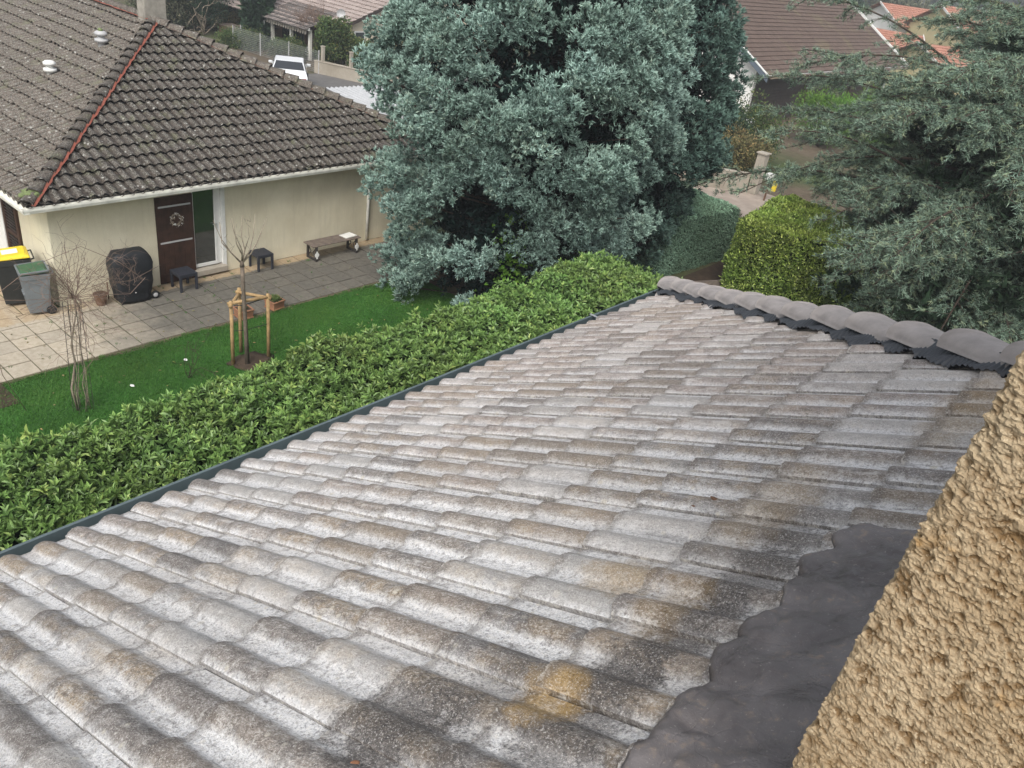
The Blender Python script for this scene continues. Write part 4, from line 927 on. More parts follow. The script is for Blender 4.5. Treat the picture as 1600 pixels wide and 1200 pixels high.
twigs((0, 0, .22), 26, rng(41), .22, .8, .005).build('dry_plant', M['twig'], p, smooth=True); p.location = (-17.28, 7.17, GZ+.008)
m_ = MB(); m_.tube([(-17.45, 7.42, GZ), (-17.47, 7.43, GZ+.42)], .014, 7); o = m_.build('garden_stake', M['wood'], smooth=True); tag(o, 'short brown stick leaning on the wall just right of the dark pot', 'stake')
# brick-coloured planters
def planter(label, loc, rz, n, seed):
    t = thing('planter', (0, 0, 0), label, 'planter', 'small square terracotta planters on the patio edge'); m_ = MB()
    m_.box((0, 0, .11), (.30, .30, .20), taper=1.12); 
    for s in (-1, 1): m_.box((s*.165, 0, .205), (.035, .365, .03)); m_.box((0, s*.165, .205), (.295, .035, .03))
    for s in (-1, 1): m_.box((s*.155, 0, .02), (.03, .34, .03)); m_.box((0, s*.155, .02), (.28, .03, .03))
    m_.build('box', M['terra'], t, bevel=.005); m_ = MB(); m_.box((0, 0, .205), (.29, .29, .018)); m_.build('soil', M['soil'], t)
    g = rng(seed); P = np.stack([g.uniform(-.11, .11, n), g.uniform(-.11, .11, n), np.full(n, .21)], -1); D = unit(np.array([0, 0, .8])+g.normal(size=(n, 3))*.5)
    if n: cloud('plant', [leaves(P, D, unit(g.normal(size=(n, 3))), .11, .03, g, .3, 1)], F['shrub'], t)
    t.location = loc; t.rotation_euler.z = rz; return t
planter('square terracotta planter with a low green plant at the paving edge', (-15.16, 10.28, GZ+.008), rad(8), 170, 2)
planter('square terracotta planter with bare soil behind the staked tree', (-15.12, 9.42, GZ+.008), rad(-3), 6, 3)
# young pruned tree with a triangular stake frame
t = thing('young_tree', (-13.15, 8.25, GZ), 'bare young pruned tree with upright shoots growing inside a wooden stake frame', 'tree')
z0 = GZ; tk = [(-13.15, 8.25, z0), (-13.17, 8.24, z0+.9), (-13.16, 8.21, z0+1.7), (-13.15, 8.19, z0+2.28)]
m_ = MB(); m_.tube(tk, [.05, .042, .038, .040], 9); m_.tube([(-13.15, 8.19, z0+2.24), (-13.15, 8.19, z0+2.36)], [.048, .030], 8); m_.build('trunk', M['bark'], t, smooth=True)
m_ = MB(); f0 = np.array([-13.15, 8.19, -6.50])
for P_, r in (([(0, 0, 0), (.03, .05, .28), (-.02, .02, .55), (.01, .03, .98)], .017), ([(0, 0, 0), (.1, .14, .22), (.14, .26, .45), (.16, .46, .92)], .018), ([(0, 0, 0), (-.05, -.20, .25), (-.05, -.38, .48), (-.03, -.42, .90)], .018), ([(-.0, 0, .2), (.02, -.12, .45), (.0, -.16, .95)], .014),
              ([(0, 0, 0), (.12, .10, .30), (.10, .20, .60), (.12, .24, 1.0)], .015), ([(0, 0, .05), (.18, -.10, .35), (.22, -.28, .75), (.24, -.36, 1.05)], .014), ([(-.05, -.20, .25), (-.12, -.36, .55), (-.12, -.50, .92)], .012), ([(.03, .05, .28), (.08, .12, .55), (.07, .10, .9)], .011)):
    Pn = f0+np.array(P_); m_.tube(Pn, np.linspace(r, r*.35, len(Pn)), 6)
g = rng(51); 
for _ in range(26): p0 = f0+np.array([g.uniform(-.15, .25), g.uniform(-.4, .4), g.uniform(.2, .85)]); m_.tube([p0, p0+np.array([g.normal()*.05, g.normal()*.07, .10])], [.004, .002], 3)
m_.build('branch', M['twigp'], t, smooth=True)
fr_ = thing('stake_frame', (-13.35, 8.35, GZ), 'three debarked round stakes joined by cross rails around the young tree', 'tree stakes')
sp = [(-13.32, 8.02, z0, -7.33), (-13.21, 8.80, z0, -7.31), (-13.72, 8.46, z0, -7.30)]
for x, y, a, b_ in sp: m_ = MB(); m_.tube([(x, y, a), (x+.005, y, (a+b_)/2), (x, y, b_)], [.040, .037, .036], 10); m_.build('stake', M['stake'], fr_, smooth=True)
for i in range(3): a_, b__ = Vector((sp[i][0], sp[i][1], -7.38-.02*i)), Vector((sp[(i+1) % 3][0], sp[(i+1) % 3][1], -7.38-.02*i)); d = (b__-a_).normalized()*.07; m_ = MB(); m_.tube([a_-d, b__+d], .036, 9); m_.build('rail', M['stake'], fr_, smooth=True)
m_ = MB(); m_.tube([(-13.32, 8.02, -8.0), (-13.16, 8.24, -7.97), (-13.21, 8.80, -8.0)], .008, 5); m_.tube([(-13.28, 8.06, -7.42), (-13.16, 8.2, -7.40), (-13.24, 8.7, -7.42)], .012, 5); m_.build('tie', M['rubber'], fr_)
# climbing shrub in a wire obelisk
t = thing('climbing_shrub', (-13.4, 5.05, GZ), 'leafless climbing shrub with long arching pale brown stems grown through a thin wire column', 'shrub'); g = rng(61); m_ = MB()
base = np.array([-13.42, 5.02, GZ])
for k in range(6):
    a = k*1.05; r_ = .11+.04*g.random(); P_ = [base+np.array([math.cos(a)*r_*(.9-.15*f)+g.normal()*.015+.03*math.sin(f*7+k), math.sin(a)*r_*(.9-.15*f)+g.normal()*.015+.1*f, f*2.25]) for f in np.linspace(0, 1, 9)]
    m_.tube(P_, np.linspace(.008, .004, 9), 5)
m_.tube([base+np.array(q_) for q_ in ((0, -.1, 0), (.03, -.16, .5), (0, -.02, 1.0), (.05, -.07, 1.35), (0, .1, 1.9), (0, .1, 2.3))], [.024, .022, .019, .016, .013, .010], 6)
m_.build('stem', M['twigp'], t, smooth=True)
m_ = MB(); top = base+np.array([0, .12, 2.2]); twigs(top, 34, g, .75, .95, .0065, .55, mb=m_, kids=3, wob=.3)
# long whips
m_.tube([top, top+[0, -.3, .45], top+[.05, -.75, .62], top+[.05, -1.25, .32], top+[.0, -1.35, -.3], top+[0, -1.3, -1.1], top+[0, -1.05, -1.9]], .006, 4); m_.tube([top, top+[0, -.25, .5], top+[0, -.5, .72], top+[-.1, .25, .85], top+[-.1, .85, .45], top+[0, 1.2, .1]], .0055, 4)
m_.tube([top, top+[0, .5, .15], top+[0, 1.0, .1], top+[0, 1.55, .28]], .005, 4); m_.tube([top, top+[0, -.8, .15], top+[0, -1.6, .35], top+[.0, -2.6, .3]], .0055, 4); m_.tube([top, top+[0, .45, -.05], top+[0, .95, -.15], top+[0, 1.25, .1]], .007, 4)
for (dy, dz) in ((.55, .25), (.8, .1), (1.0, .3), (.6, .0), (1.05, .05)): twigs(top+np.array([0, dy, dz]), 5, g, .35, 1.2, .004, .2, mb=m_, kids=2)
m_.build('branch', M['twig'], t, smooth=True)
ob = thing('plant_support', (-13.42, 5.04, GZ), 'thin rusty wire column holding up the leafless climbing shrub', 'plant support'); m_ = MB()
for k in range(8): a = k*.785; m_.tube([base+np.array([math.cos(a)*.18, math.sin(a)*.18, 0]), base+np.array([math.cos(a)*.15, .06+math.sin(a)*.15, 2.15])], .004, 4)
for f in np.linspace(.05, .98, 12): th = np.linspace(0, 6.2832, 13); m_.tube([base+np.array([math.cos(x)*(.18-.03*f), .06*f+math.sin(x)*(.18-.03*f), f*2.15]) for x in th], .003, 3, cap=False)
m_.build('wire', M['iron'], ob)
# spindly twig plant on the lawn
g = rng(67); m_ = twigs((-13.35, 7.05, GZ), 5, g, .55, .22, .008, 1.3, kids=3); o = m_.build('twig_shrub', M['darkbark'], smooth=True); tag(o, 'small dark leafless twiggy shrub on the lawn left of the staked tree', 'shrub')
# two daisies/paper scraps on the lawn
g = rng(68)
for i, (x, y) in enumerate(((-14.0, 7.35), (-13.65, 6.05))):
    m_ = MB(); Vv, T, a_, b_ = lumpy((x, y, GZ+.03), .05, .035, .012, g, 2, .4); m_.add(Vv, [], T); o = m_.build('paper_scrap', M['paper'], smooth=False); tag(o, ('larger' if i == 0 else 'smaller')+' white scrap lying on the grass '+('nearer the stake frame' if i == 0 else 'nearer the climbing shrub'), 'scrap')
g = rng(69); n = 500; P = np.stack([g.uniform(-16.2, -15.4, n), g.uniform(3.2, 4.0, n), GZ+.35*g.random(n)], -1); t = thing('garden_shrub', (-15.8, 3.6, GZ), 'dark leafy shrub in the soil bed at the left edge of the paving', 'shrub')
cloud('foliage', [leaves(P, unit(np.array([0, 0, .5])+g.normal(size=(n, 3))), unit(g.normal(size=(n, 3))), .13, .05, g, .1, .8)], F['shrub'], t); twigs((-15.8, 3.6, GZ), 6, g, .4, .6, .008).build('stem', M['darkbark'], t)

# ================================================================== big conifers
def crown_tree(name, label, cat, base, z0, z1, Rf, ncl, seed, mats, tufts=16, bl=9, tl=.16, bw=.05, rc=(.28, .5), trunk=.22, lean=(0, 0), inner=True, ymul=1.0, gaps=.28, upb=.55, flat=.75, group=None, lowmiss=None, keep=None):
    t = thing(name, base, label, cat, group); g = rng(seed); bx_, by_, bz_ = base
    K = int(ncl*1.6); f = g.random(K)**.85; z = z0+(z1-z0)*f; a = g.random(K)*2*np.pi
    R_ = np.array([Rf(ff, aa) for ff, aa in zip(f, a)]); q_ = np.array([mnoise.noise(Vector((math.cos(aa)*2.2, math.sin(aa)*2.2, zz*.75+seed))) for aa, zz in zip(a, z)])
    r = R_*(1+.20*q_)*(.80+.22*g.random(K)); C = np.stack([bx_+lean[0]*f+np.cos(a)*r, by_+lean[1]*f+np.sin(a)*r*ymul, z], -1)
    m1 = np.array([mnoise.noise(Vector(c)*.75+Vector((seed, 0, 0))) for c in C]); ok = m1 > -gaps
    if keep is not None: ok &= np.array([keep(c) for c in C])
    C = C[ok][:ncl]; a = a[ok][:ncl]; r = r[ok][:ncl]; out = np.stack([np.cos(a), np.sin(a), np.zeros(len(a))], -1)
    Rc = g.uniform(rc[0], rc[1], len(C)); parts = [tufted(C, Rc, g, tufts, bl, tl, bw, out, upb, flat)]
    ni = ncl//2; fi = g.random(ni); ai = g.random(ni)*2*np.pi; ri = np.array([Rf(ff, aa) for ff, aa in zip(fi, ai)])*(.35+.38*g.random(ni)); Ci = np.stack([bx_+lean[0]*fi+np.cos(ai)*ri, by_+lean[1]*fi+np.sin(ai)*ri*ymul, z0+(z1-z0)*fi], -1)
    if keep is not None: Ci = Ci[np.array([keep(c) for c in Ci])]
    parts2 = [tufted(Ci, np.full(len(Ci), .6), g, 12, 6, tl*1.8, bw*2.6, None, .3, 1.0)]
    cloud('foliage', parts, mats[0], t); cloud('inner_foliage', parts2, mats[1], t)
    m_ = MB(); m_.tube([(bx_, by_, bz_), (bx_+lean[0]*.3, by_+lean[1]*.3, bz_+(z1-bz_)*.45), (bx_+lean[0], by_+lean[1], z1-.3)], [trunk, trunk*.7, trunk*.15], 12); m_.build('trunk', M['darkbark'], t, smooth=True)
    m_ = MB()
    for i in range(0, len(C), 3):
        c = C[i]; ff = np.clip((c[2]-.5-bz_)/(z1-bz_), .03, .95); p0 = np.array([bx_+lean[0]*ff, by_+lean[1]*ff, bz_+(z1-bz_)*ff-.25]); md = (p0+c)/2+np.array([0, 0, -.12]); m_.tube([p0, md, c], [.035, .024, .010], 5)
    m_.build('limb', M['darkbark'], t, smooth=True)
    return t
def Rc1(f, a):   # f from the bottom of the crown to the top; sweeps to the ground on the patio side
    side_ = max(0, math.cos(a-3.5))      # towards the patio
    r = 3.25*(1-max(0, f-.42)**1.30*1.5)
    if f < .34: r *= (.62+.8*f)*(1-side_)+side_*(1.06-.10*(.34-f)/.34)
    elif f < .62: r += side_*.58*(1-abs(f-.46)/.16*.5)
    return max(.2, r)
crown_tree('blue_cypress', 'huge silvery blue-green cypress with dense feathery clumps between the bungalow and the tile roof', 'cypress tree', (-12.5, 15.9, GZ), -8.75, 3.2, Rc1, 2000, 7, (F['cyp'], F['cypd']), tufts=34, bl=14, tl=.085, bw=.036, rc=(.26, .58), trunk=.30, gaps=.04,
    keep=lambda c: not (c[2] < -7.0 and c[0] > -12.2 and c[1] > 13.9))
def Rc2(f, a): return max(.2, 2.55*min(1, .55+1.5*f)*(1-max(0, f-.3)**1.4*1.3))
crown_tree('blue_conifer', 'darker blue-green conifer standing behind and right of the huge silvery cypress', 'conifer', (-12.55, 20.35, GZ), -8.0, 2.5, Rc2, 1000, 17, (F['cyp2'], F['cypd']), tufts=24, bl=12, tl=.10, bw=.042, rc=(.28, .5), trunk=.24, gaps=.16)
# ivy shoot with bright leaves at the foot of the cypress
t = thing('ivy', (-11.9, 15.0, GZ), 'bright green ivy climbing the trunk foot of the huge cypress behind the laurel hedge', 'ivy'); g = rng(70); n = 420
P = np.stack([-11.95+g.normal(size=n)*.22, 14.95+g.normal(size=n)*.25, GZ+.6+2.2*g.random(n)], -1); cloud('leaves', [leaves(P, unit(np.array([.6, -.8, .0])+g.normal(size=(n, 3))*.6), unit(np.array([.5, -.7, .5])+g.normal(size=(n, 3))*.4), .13, .09, g, .3, 1)], F['bright'], t); twigs((-11.95, 14.95, GZ), 6, g, 1.6, .2, .012, 1.3, kids=2).build('stem', M['darkbark'], t, smooth=True)

# blue cedar on the right: long layered boughs
def cedar():
    t = thing('blue_cedar', (-3.3, 24.9, GZ), 'large spreading grey-green cedar with long layered boughs filling the right side', 'cedar tree'); g = rng(91)
    bx_, by_ = -3.3, 24.9; ztop = 2.6; mt = MB(); mt.tube([(bx_, by_, GZ), (bx_, by_, -4), (bx_-.1, by_, ztop)], [.32, .22, .04], 12); mt.build('trunk', M['darkbark'], t, smooth=True)
    lim = MB(); C = []; Dr = []; Up = []; wt = []
    nb = 340
    for i in range(nb):
        f = ((i+.5)/nb); z = -8.2+(ztop+7.9)*f**.92; a = i*2.39996+g.normal()*.25
        if math.sin(a) > .55 and g.random() < .55: continue
        Rm_ = 8.9*(1-f)**.62*(.55+.50*g.random())+.5
        if math.cos(a) < -.3 and z > -4.8 and g.random() < .38: Rm_ *= .62
        if f > .55: Rm_ *= max(.16, 1-(f-.50)*2.3)
        if z < -6.6: Rm_ = min(Rm_, 4.9)
        rise = .46+g.normal()*.22; n_ = 14; pts = []
        dxy = np.array([math.cos(a), math.sin(a), 0.]); bend = g.normal()*.25; sd_ = np.array([-dxy[1], dxy[0], 0])
        for k in range(n_+1):
            s_ = k/n_; pts.append(np.array([bx_, by_, z])+dxy*Rm_*s_+sd_*bend*Rm_*s_*s_*.4+np.array([0, 0, Rm_*(rise*s_-.42*s_**2.4)]))
        pts = np.array(pts)
        # keep the clipped hedge in front-left clear
        if any((-10.2 < p_[0] < -6.4 and 19.0 < p_[1] < 25.0 and p_[2] < -5.6) for p_ in pts[8:]):
            pts[:, 2] += np.linspace(0, 1, n_+1)*1.0
            if any((-10.2 < p_[0] < -6.8 and 19.0 < p_[1] < 24.5 and p_[2] < -5.8) for p_ in pts[8:]): pts = pts[:9]
        m_ = len(pts)
        lim.tube(pts, np.linspace(.05*(1-f)+.022, .008, m_), 6)
        for k in range(2, m_):
            for s_ in (-1, 1):
                for rep in range(3):
                    if g.random() < .30: continue
                    fr2 = k/n_; L2 = (1.55*(1-.55*fr2)*(.5+.7*g.random()))*min(1, Rm_/3.5)
                    p0 = pts[k-1]+(pts[k]-pts[k-1])*g.random(); d = unit(dxy*(.6+.5*g.random())+sd_*s_*(.9+.3*g.normal()*.5)+np.array([0, 0, .08+g.normal()*.16])); q = [p0]
                    for j in range(5): d = unit(d+np.array([0, 0, -.12])+g.normal(size=3)*.16); q.append(q[-1]+d*L2/5)
                    q = np.array(q); lim.tube(q, np.linspace(.011, .004, 6), 3, cap=False)
                    nt_ = int(L2/.075)+2; ss = g.random(nt_)*5; ii = np.clip(ss.astype(int), 0, 4); fr_ = ss-ii
                    pp = q[ii]+(q[ii+1]-q[ii])*fr_[:, None]+g.normal(size=(nt_, 3))*[.045, .045, .02]
                    C.append(pp); Dr.append(np.repeat(d[None], nt_, 0)); wt.append(np.full(nt_, .35+.5*g.random())+.25*ss/5)
    C = np.vstack(C); Dr = np.vstack(Dr); wt = np.concatenate(wt)
    lim.build('bough', M['darkbark'], t, smooth=True); n = len(C); bl = 8
    P = np.repeat(C, bl, 0); hi = np.clip(g.random(n*bl)**1.6*.75+np.repeat(wt, bl)*.45, 0, 1)
    D = unit(np.repeat(Dr, bl, 0)*.75+g.normal(size=(n*bl, 3))*.50+np.array([0, 0, .34])); L = .065+.085*g.random(n*bl)
    cloud('foliage', [blades(P+g.normal(size=P.shape)*.02, D, L, .018, g, .15*hi, .25+.75*hi, rnd=np.repeat(g.random(n), bl))], F['cedar'], t)
    # dense inside, its shade painted in with a darker green
    ni = 700; fi = g.random(ni); zi = -8.0+(ztop+7)*fi; ai = g.random(ni)*6.28; ri = 6.0*(1-fi)**.8*g.random(ni)**.6*.75
    Ci = np.stack([bx_+np.cos(ai)*ri, by_+np.sin(ai)*ri, zi+.25*ri*(1-.1*ri)], -1); Ci = Ci[~((Ci[:, 0] < -6.2) & (Ci[:, 2] < -5.2))]
    cloud('inner_foliage', [tufted(Ci, np.full(len(Ci), .55), g, 10, 6, .28, .10, None, .2, .5)], F['darkc'], t)
    print('cedar tufts', n)
cedar()

# ================================================================== clipped hedges behind
def box_hedge(name, label, quad, zb, zt_, mats, seed, n, lf, rnd=.12, mode='leaf'):
    """quad: four ground corners of the clipped block"""
    Q4 = [np.array(p, float) for p in quad]; c = sum(Q4)/4; t = thing(name, (c[0], c[1], GZ), label, 'hedge'); g = rng(seed)
    bm = bmesh.new(); nn = 14
    def P(u, v, w, sk=1.0):
        a = Q4[0]*(1-u)+Q4[1]*u; b = Q4[3]*(1-u)+Q4[2]*u; p = a*(1-v)+b*v; p = c+(p-c)*(sk-.03*max(0, w-.75)/.25 - .02*(1-w)); z = zb+(zt_-zb)*w-(1-sk)*1.5
        k = max(abs(u-.5), abs(v-.5))*2
        if w > .75: z -= .09*max(0, k-.8)/.2*(w-.75)/.25
        return np.array([p[0], p[1], z])
    faces_ = []; V = []; q = []; 
    def patch(fn):
        b0 = len(V)
        for i in range(nn+1):
            for j in range(nn+1): V.append(fn(i/nn, j/nn))
        for i in range(nn):
            for j in range(nn): a = b0+i*(nn+1)+j; q.append((a, a+nn+1, a+nn+2, a+1))
    mk = lambda sk: [lambda a, b: P(a, b, 1, sk), lambda a, b: P(a, 0, b, sk), lambda a, b: P(1, a, b, sk), lambda a, b: P(1-a, 1, b, sk), lambda a, b: P(0, 1-a, b, sk)]
    for fn in mk(.90): patch(fn)
    fns = mk(1.0)
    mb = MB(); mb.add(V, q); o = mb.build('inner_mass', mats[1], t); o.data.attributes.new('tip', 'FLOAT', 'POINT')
    area = []
    for fn in fns: e1 = fn(1, .5)-fn(0, .5); e2 = fn(.5, 1)-fn(.5, 0); area.append(np.linalg.norm(np.cross(e1, e2)))
    area = np.array(area)/sum(area); PP = []; NN = []; top = []
    cc = np.array([c[0], c[1], (zb+zt_)/2])
    for k, fn in enumerate(fns):
        m_ = int(n*area[k]); ab = g.random((m_, 2)); p = np.array([fn(x, y) for x, y in ab]); e = .02; nrm = unit(np.array([np.cross(fn(min(1, x+e), y)-fn(max(0, x-e), y), fn(x, min(1, y+e))-fn(x, max(0, y-e))) for x, y in ab])); nrm *= np.sign((nrm*(p-cc)).sum(1))[:, None]
        PP.append(p); NN.append(nrm); top.append(np.full(m_, k == 0))
    PP = np.vstack(PP); NN = np.vstack(NN); top = np.concatenate(top); b = np.array([mnoise.noise(Vector(p)*2.3) for p in PP]); dp = g.random(len(PP))
    PP = PP+NN*(b*rnd+(dp-.6)*.10)[:, None]; D = unit(NN*.7+g.normal(size=PP.shape)*.7+np.array([0, 0, .35])); tt = np.clip(.15+.85*dp, 0, 1)*np.where(top, 1.0, .5)  # sides toned darker than the top: light from above painted in
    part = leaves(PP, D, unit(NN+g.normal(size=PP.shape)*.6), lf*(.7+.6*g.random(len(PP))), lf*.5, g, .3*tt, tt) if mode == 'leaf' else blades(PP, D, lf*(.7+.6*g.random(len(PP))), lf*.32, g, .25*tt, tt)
    cloud('foliage', [part], mats[0], t); return t
box_hedge('clipped_hedge', 'dusty blue-green hedge clipped into a flat-topped block right of the big cypress', [(-10.95, 20.7), (-10.66, 24.85), (-12.9, 25.3), (-13.2, 21.2)], GZ, -7.05, (F['bh'], F['boxd']), 5, 60000, .06, .05)
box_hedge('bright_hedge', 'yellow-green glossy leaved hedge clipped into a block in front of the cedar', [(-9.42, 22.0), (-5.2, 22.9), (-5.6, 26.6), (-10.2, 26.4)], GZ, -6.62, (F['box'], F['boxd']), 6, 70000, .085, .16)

# ================================================================== beyond the hedges: low walls, houses, garden trees
def blockwall(name, label, P0, P1, h, th=.18, mat='concrete', cap=True, kids=()):
    P0, P1 = Vector(P0), Vector(P1); c = (P0+P1)/2; t = thing(name, (c.x, c.y, GZ), label, 'wall'); L = (P1-P0).length; rz = math.atan2(P1.y-P0.y, P1.x-P0.x)
    m_ = MB(); m_.box((c.x, c.y, GZ+h/2), (L, th, h), rz=rz); m_.build('wall_body', M[mat], t, bevel=.01)
    if cap: m_ = MB(); m_.box((c.x, c.y, GZ+h+.026), (L+.04, th+.06, .05), rz=rz); m_.build('coping', M[mat], t, bevel=.006)
    return t
blockwall('garden_wall', 'low weathered block wall running from the conifer to the gate pillar', (-18.6, 30.2, 0), (-14.35, 33.35, 0), .78)
# gate pillar with letter box
t = thing('gate_pillar', (-14.1, 33.55, GZ), 'square rendered gate pillar at the end of the low block wall', 'pillar'); m_ = MB(); m_.box((-14.1, 33.55, GZ+.85), (.38, .38, 1.7)); m_.build('pillar_body', M['concrete'], t, bevel=.01)
m_ = MB(); m_.box((-14.1, 33.55, GZ+1.73), (.48, .48, .06)); m_.build('pillar_cap', M['concrete'], t, bevel=.01)
t = thing('letter_box', (-13.3, 33.0, GZ), 'small white and yellow letter box on a post beside the gate pillar', 'letter box'); m_ = MB(); m_.box((-13.3, 33.0, GZ+.45), (.06, .06, .9)); m_.build('post', M['wood'], t); m_ = MB(); m_.box((-13.3, 33.0, GZ+1.02), (.34, .30, .26)); m_.build('box', M['white'], t, bevel=.02); m_ = MB(); m_.box((-13.02, 32.98, GZ+.70), (.16, .12, .42)); m_.build('tube', M['yellow'], t, bevel=.01)
blockwall('white_wall', 'low pale wall with flat coping just behind the yellow-green hedge', (-12.6, 31.5, 0), (-6.0, 32.1, 0), .35, .2, 'concrete')
t = thing('timber_edge', (-9.2, 20.6, GZ), 'weathered timber edging board between the clipped hedges and the tile ridge', 'edging'); m_ = MB(); m_.bar((-10.9, 19.3, GZ+.10), (-9.5, 22.3, GZ+.10), .07, .2); m_.build('board', M['slat'], t)
sheet('grass_patch', -10.6, -7.6, 17.5, 23.0, GZ+.0, M['lawn'])
m_ = MB(); m_.bar((-8.25, 23.0, GZ+.9), (-7.45, 23.35, GZ+.75), .05, .28); o = m_.build('weathered_board', M['slat']); tag(o, 'weathered wooden board end showing just above the grey ridge caps', 'board')
# leaning: give it a post to rest on
m_ = MB(); m_.box((-7.85, 23.2, GZ+.40), (.08, .08, .8)); pst = m_.build('board_post', M['slat'], o)

def shrub(name, label, c, r, mat, n, lf, seed, mode='leaf', cat='shrub', h=None, stem=True):
    t = thing(name, c, label, cat); g = rng(seed); h = h or r; k = max(6, int(n/160)); a = g.random(k)*6.28; rr = np.sqrt(g.random(k))*r*.72
    C = np.stack([c[0]+np.cos(a)*rr, c[1]+np.sin(a)*rr, c[2]+h*(.35+.95*g.random(k))*(1-.35*(rr/r)**2)], -1); R_ = r*(.25+.22*g.random(k))
    m_ = int(n/k); d = unit(g.normal(size=(k, m_, 3))+np.array([0, 0, .3])); s_ = R_[:, None]*(.45+.6*g.random((k, m_))); P = (C[:, None]+d*s_[..., None]).reshape(-1, 3); P[:, 2] = np.maximum(P[:, 2], c[2]+.05)
    D = unit(d.reshape(-1, 3)*.7+g.normal(size=P.shape)*.7+np.array([0, 0, .3])); hi = np.clip(.15+.8*(s_.ravel()/np.repeat(R_, m_)-.45)/.6*(.6+.4*d.reshape(-1, 3)[:, 2]), .05, 1)  # upper and outer leaves paler: light painted into the leaf tone
    part = leaves(P, D, unit(g.normal(size=P.shape)+[0, 0, .5]), lf*(.7+.6*g.random(len(P))), lf*.5, g, .3*hi, hi) if mode == 'leaf' else blades(P, D, lf*(.7+.6*g.random(len(P))), lf*.3, g, .2*hi, hi)
    cloud('foliage', [part], mat, t)
    if stem:
        m_ = MB()
        for i in range(0, k, 2): m_.tube([c, (np.array(c)+C[i])/2+[0, 0, -.1], C[i]], [.03, .02, .008], 4, cap=False)
        m_.build('stem', M['darkbark'], t, smooth=True)
    return t
shrub('garden_shrub', 'brownish green loose shrub leaning over the low block wall by the gate pillar', (-15.6, 34.6, GZ), 1.5, F['ochre'], 5000, .11, 1, h=1.5)
shrub('dark_shrub', 'dark green conifer shrub behind the low block wall, left of the brownish shrub', (-17.8, 35.6, GZ), 1.9, F['darkc'], 6000, .13, 2, h=2.2)
shrub('garden_shrub', 'mixed green bush behind the brownish shrub, below the white gable', (-17.3, 38.5, GZ), 1.9, F['shrub'], 6000, .12, 3, h=2.1)
shrub('lime_shrub', 'vivid lime green feathery shrub in front of the dark timber wall', (-17.0, 47.5, GZ), 1.9, F['bright'], 8000, .16, 4, 'blade', h=2.1)
shrub('lime_shrub', 'vivid lime green feathery shrub half hidden by the cedar boughs', (-15.2, 50.5, GZ), 2.3, F['bright'], 9000, .16, 5, 'blade', h=2.6)
shrub('low_shrub', 'low grey-green bush between the blue-green hedge and the low block wall', (-12.0, 27.2, GZ), .7, F['olive'], 2500, .09, 6, h=.6)

# brown house on the right, eave parallel to ours
ex_, ey0, ey1, ez = -20.9, 47.0, 72.0, -5.78; sl = math.atan(.60); hx = -9.5
bh = thing('brown_house', (-26, 58, GZ), 'chalet-like house with a large brown tile roof, dark boarded wall and white gable', 'house')
V, Q, A, UV, e_ = tile_field((ex_-(6.2), 0, ez+6.2*.60), (0, 1, 0), np.array([math.cos(sl), 0, -math.sin(sl)]), ey0, ey1, 0, 6.2/math.cos(sl), .30, .36, 6, 1, .04, .05, .003, 31)
rf = np_mesh('roof', V, Q, M['houseroof'], bh, {'rnd': A['rnd']}, UV)
V, Q, A, UV, e_ = tile_field((ex_-6.2, 0, ez+6.2*.60), (0, 1, 0), np.array([-math.cos(sl), 0, -math.sin(sl)]), ey0, ey1, 0, 6.2/math.cos(sl), .30, .36, 4, 1, .04, .05, .003, 32)
np_mesh('back_roof', V, Q, M['houseroof'], bh, {'rnd': A['rnd']}, UV)
mb = MB(); tp_ = (ex_-6.2, ez+6.2*.60)
for y in (ey0+.03, ):
    for sgn in (1, -1): mb.prism([(ex_-6.2+sgn*6.3, y, ez-.36), (ex_-6.2+sgn*6.3, y, ez-.04), (tp_[0], y, tp_[1]+.06), (tp_[0], y, tp_[1]-.28)], (0, -.05, 0))
mb.build('fascia', M['navy'], bh)
mb = MB()
for sgn in (1,): mb.prism([(ex_-6.2+sgn*6.3, ey0-.06, ez-.02), (ex_-6.2+sgn*6.3, ey0-.06, ez+.04), (tp_[0], ey0-.06, tp_[1]+.12), (tp_[0], ey0-.06, tp_[1]+.06)], (0, .14, 0))
mb.build('verge_trim', M['white'], bh); mb = MB()
for sgn in (1, ): mb.prism([(ex_-6.2+sgn*6.3, ey1-.1, ez+.02), (ex_-6.2+sgn*6.3, ey1-.1, ez+.16), (tp_[0], ey1-.1, tp_[1]+.22), (tp_[0], ey1-.1, tp_[1]+.08)], (0, .22, 0))
mb.build('verge_trim', M['white'], bh)
mb = MB(); gx0, gx1 = ex_-11.3, ex_-.95
mb.prism([(gx0, ey0+.6, GZ), (gx1, ey0+.6, GZ), (gx1, ey0+.6, ez+.1), (tp_[0], ey0+.6, tp_[1]-.45), (gx0, ey0+.6, ez+.1)], (0, .3, 0)); mb.build('gable_wall', M['whiter'], bh); mb = MB(); mb.prism([(gx0, ey1-.8, GZ), (gx1, ey1-.8, GZ), (gx1, ey1-.8, ez+.1), (tp_[0], ey1-.8, tp_[1]-.45), (gx0, ey1-.8, ez+.1)], (0, .3, 0)); mb.build('gable_wall', M['whiter'], bh)
mb = MB()
for k in range(17): mb.box((gx1-.05+.02*(k % 2)*0, (ey0+ey1)/2, GZ+.10+k*.182), (.10, ey1-ey0-1.9, .172), M=Matrix.Rotation(-.10, 3, 'Y'))
mb.build('boarded_wall', M['brownp'], bh)
mb = MB(); mb.box((gx0+.1, (ey0+ey1)/2, (GZ+ez)/2), (.2, ey1-ey0-1.9, ez-GZ)); mb.build('rear_wall', M['whiter'], bh)
for y in (55.8, 64.0): mb = MB(); mb.box((gx1+.06, y, (GZ+ez)/2), (.14, 1.0, ez-GZ-.1)); mb.build('dark_post', M['brownw'], bh)
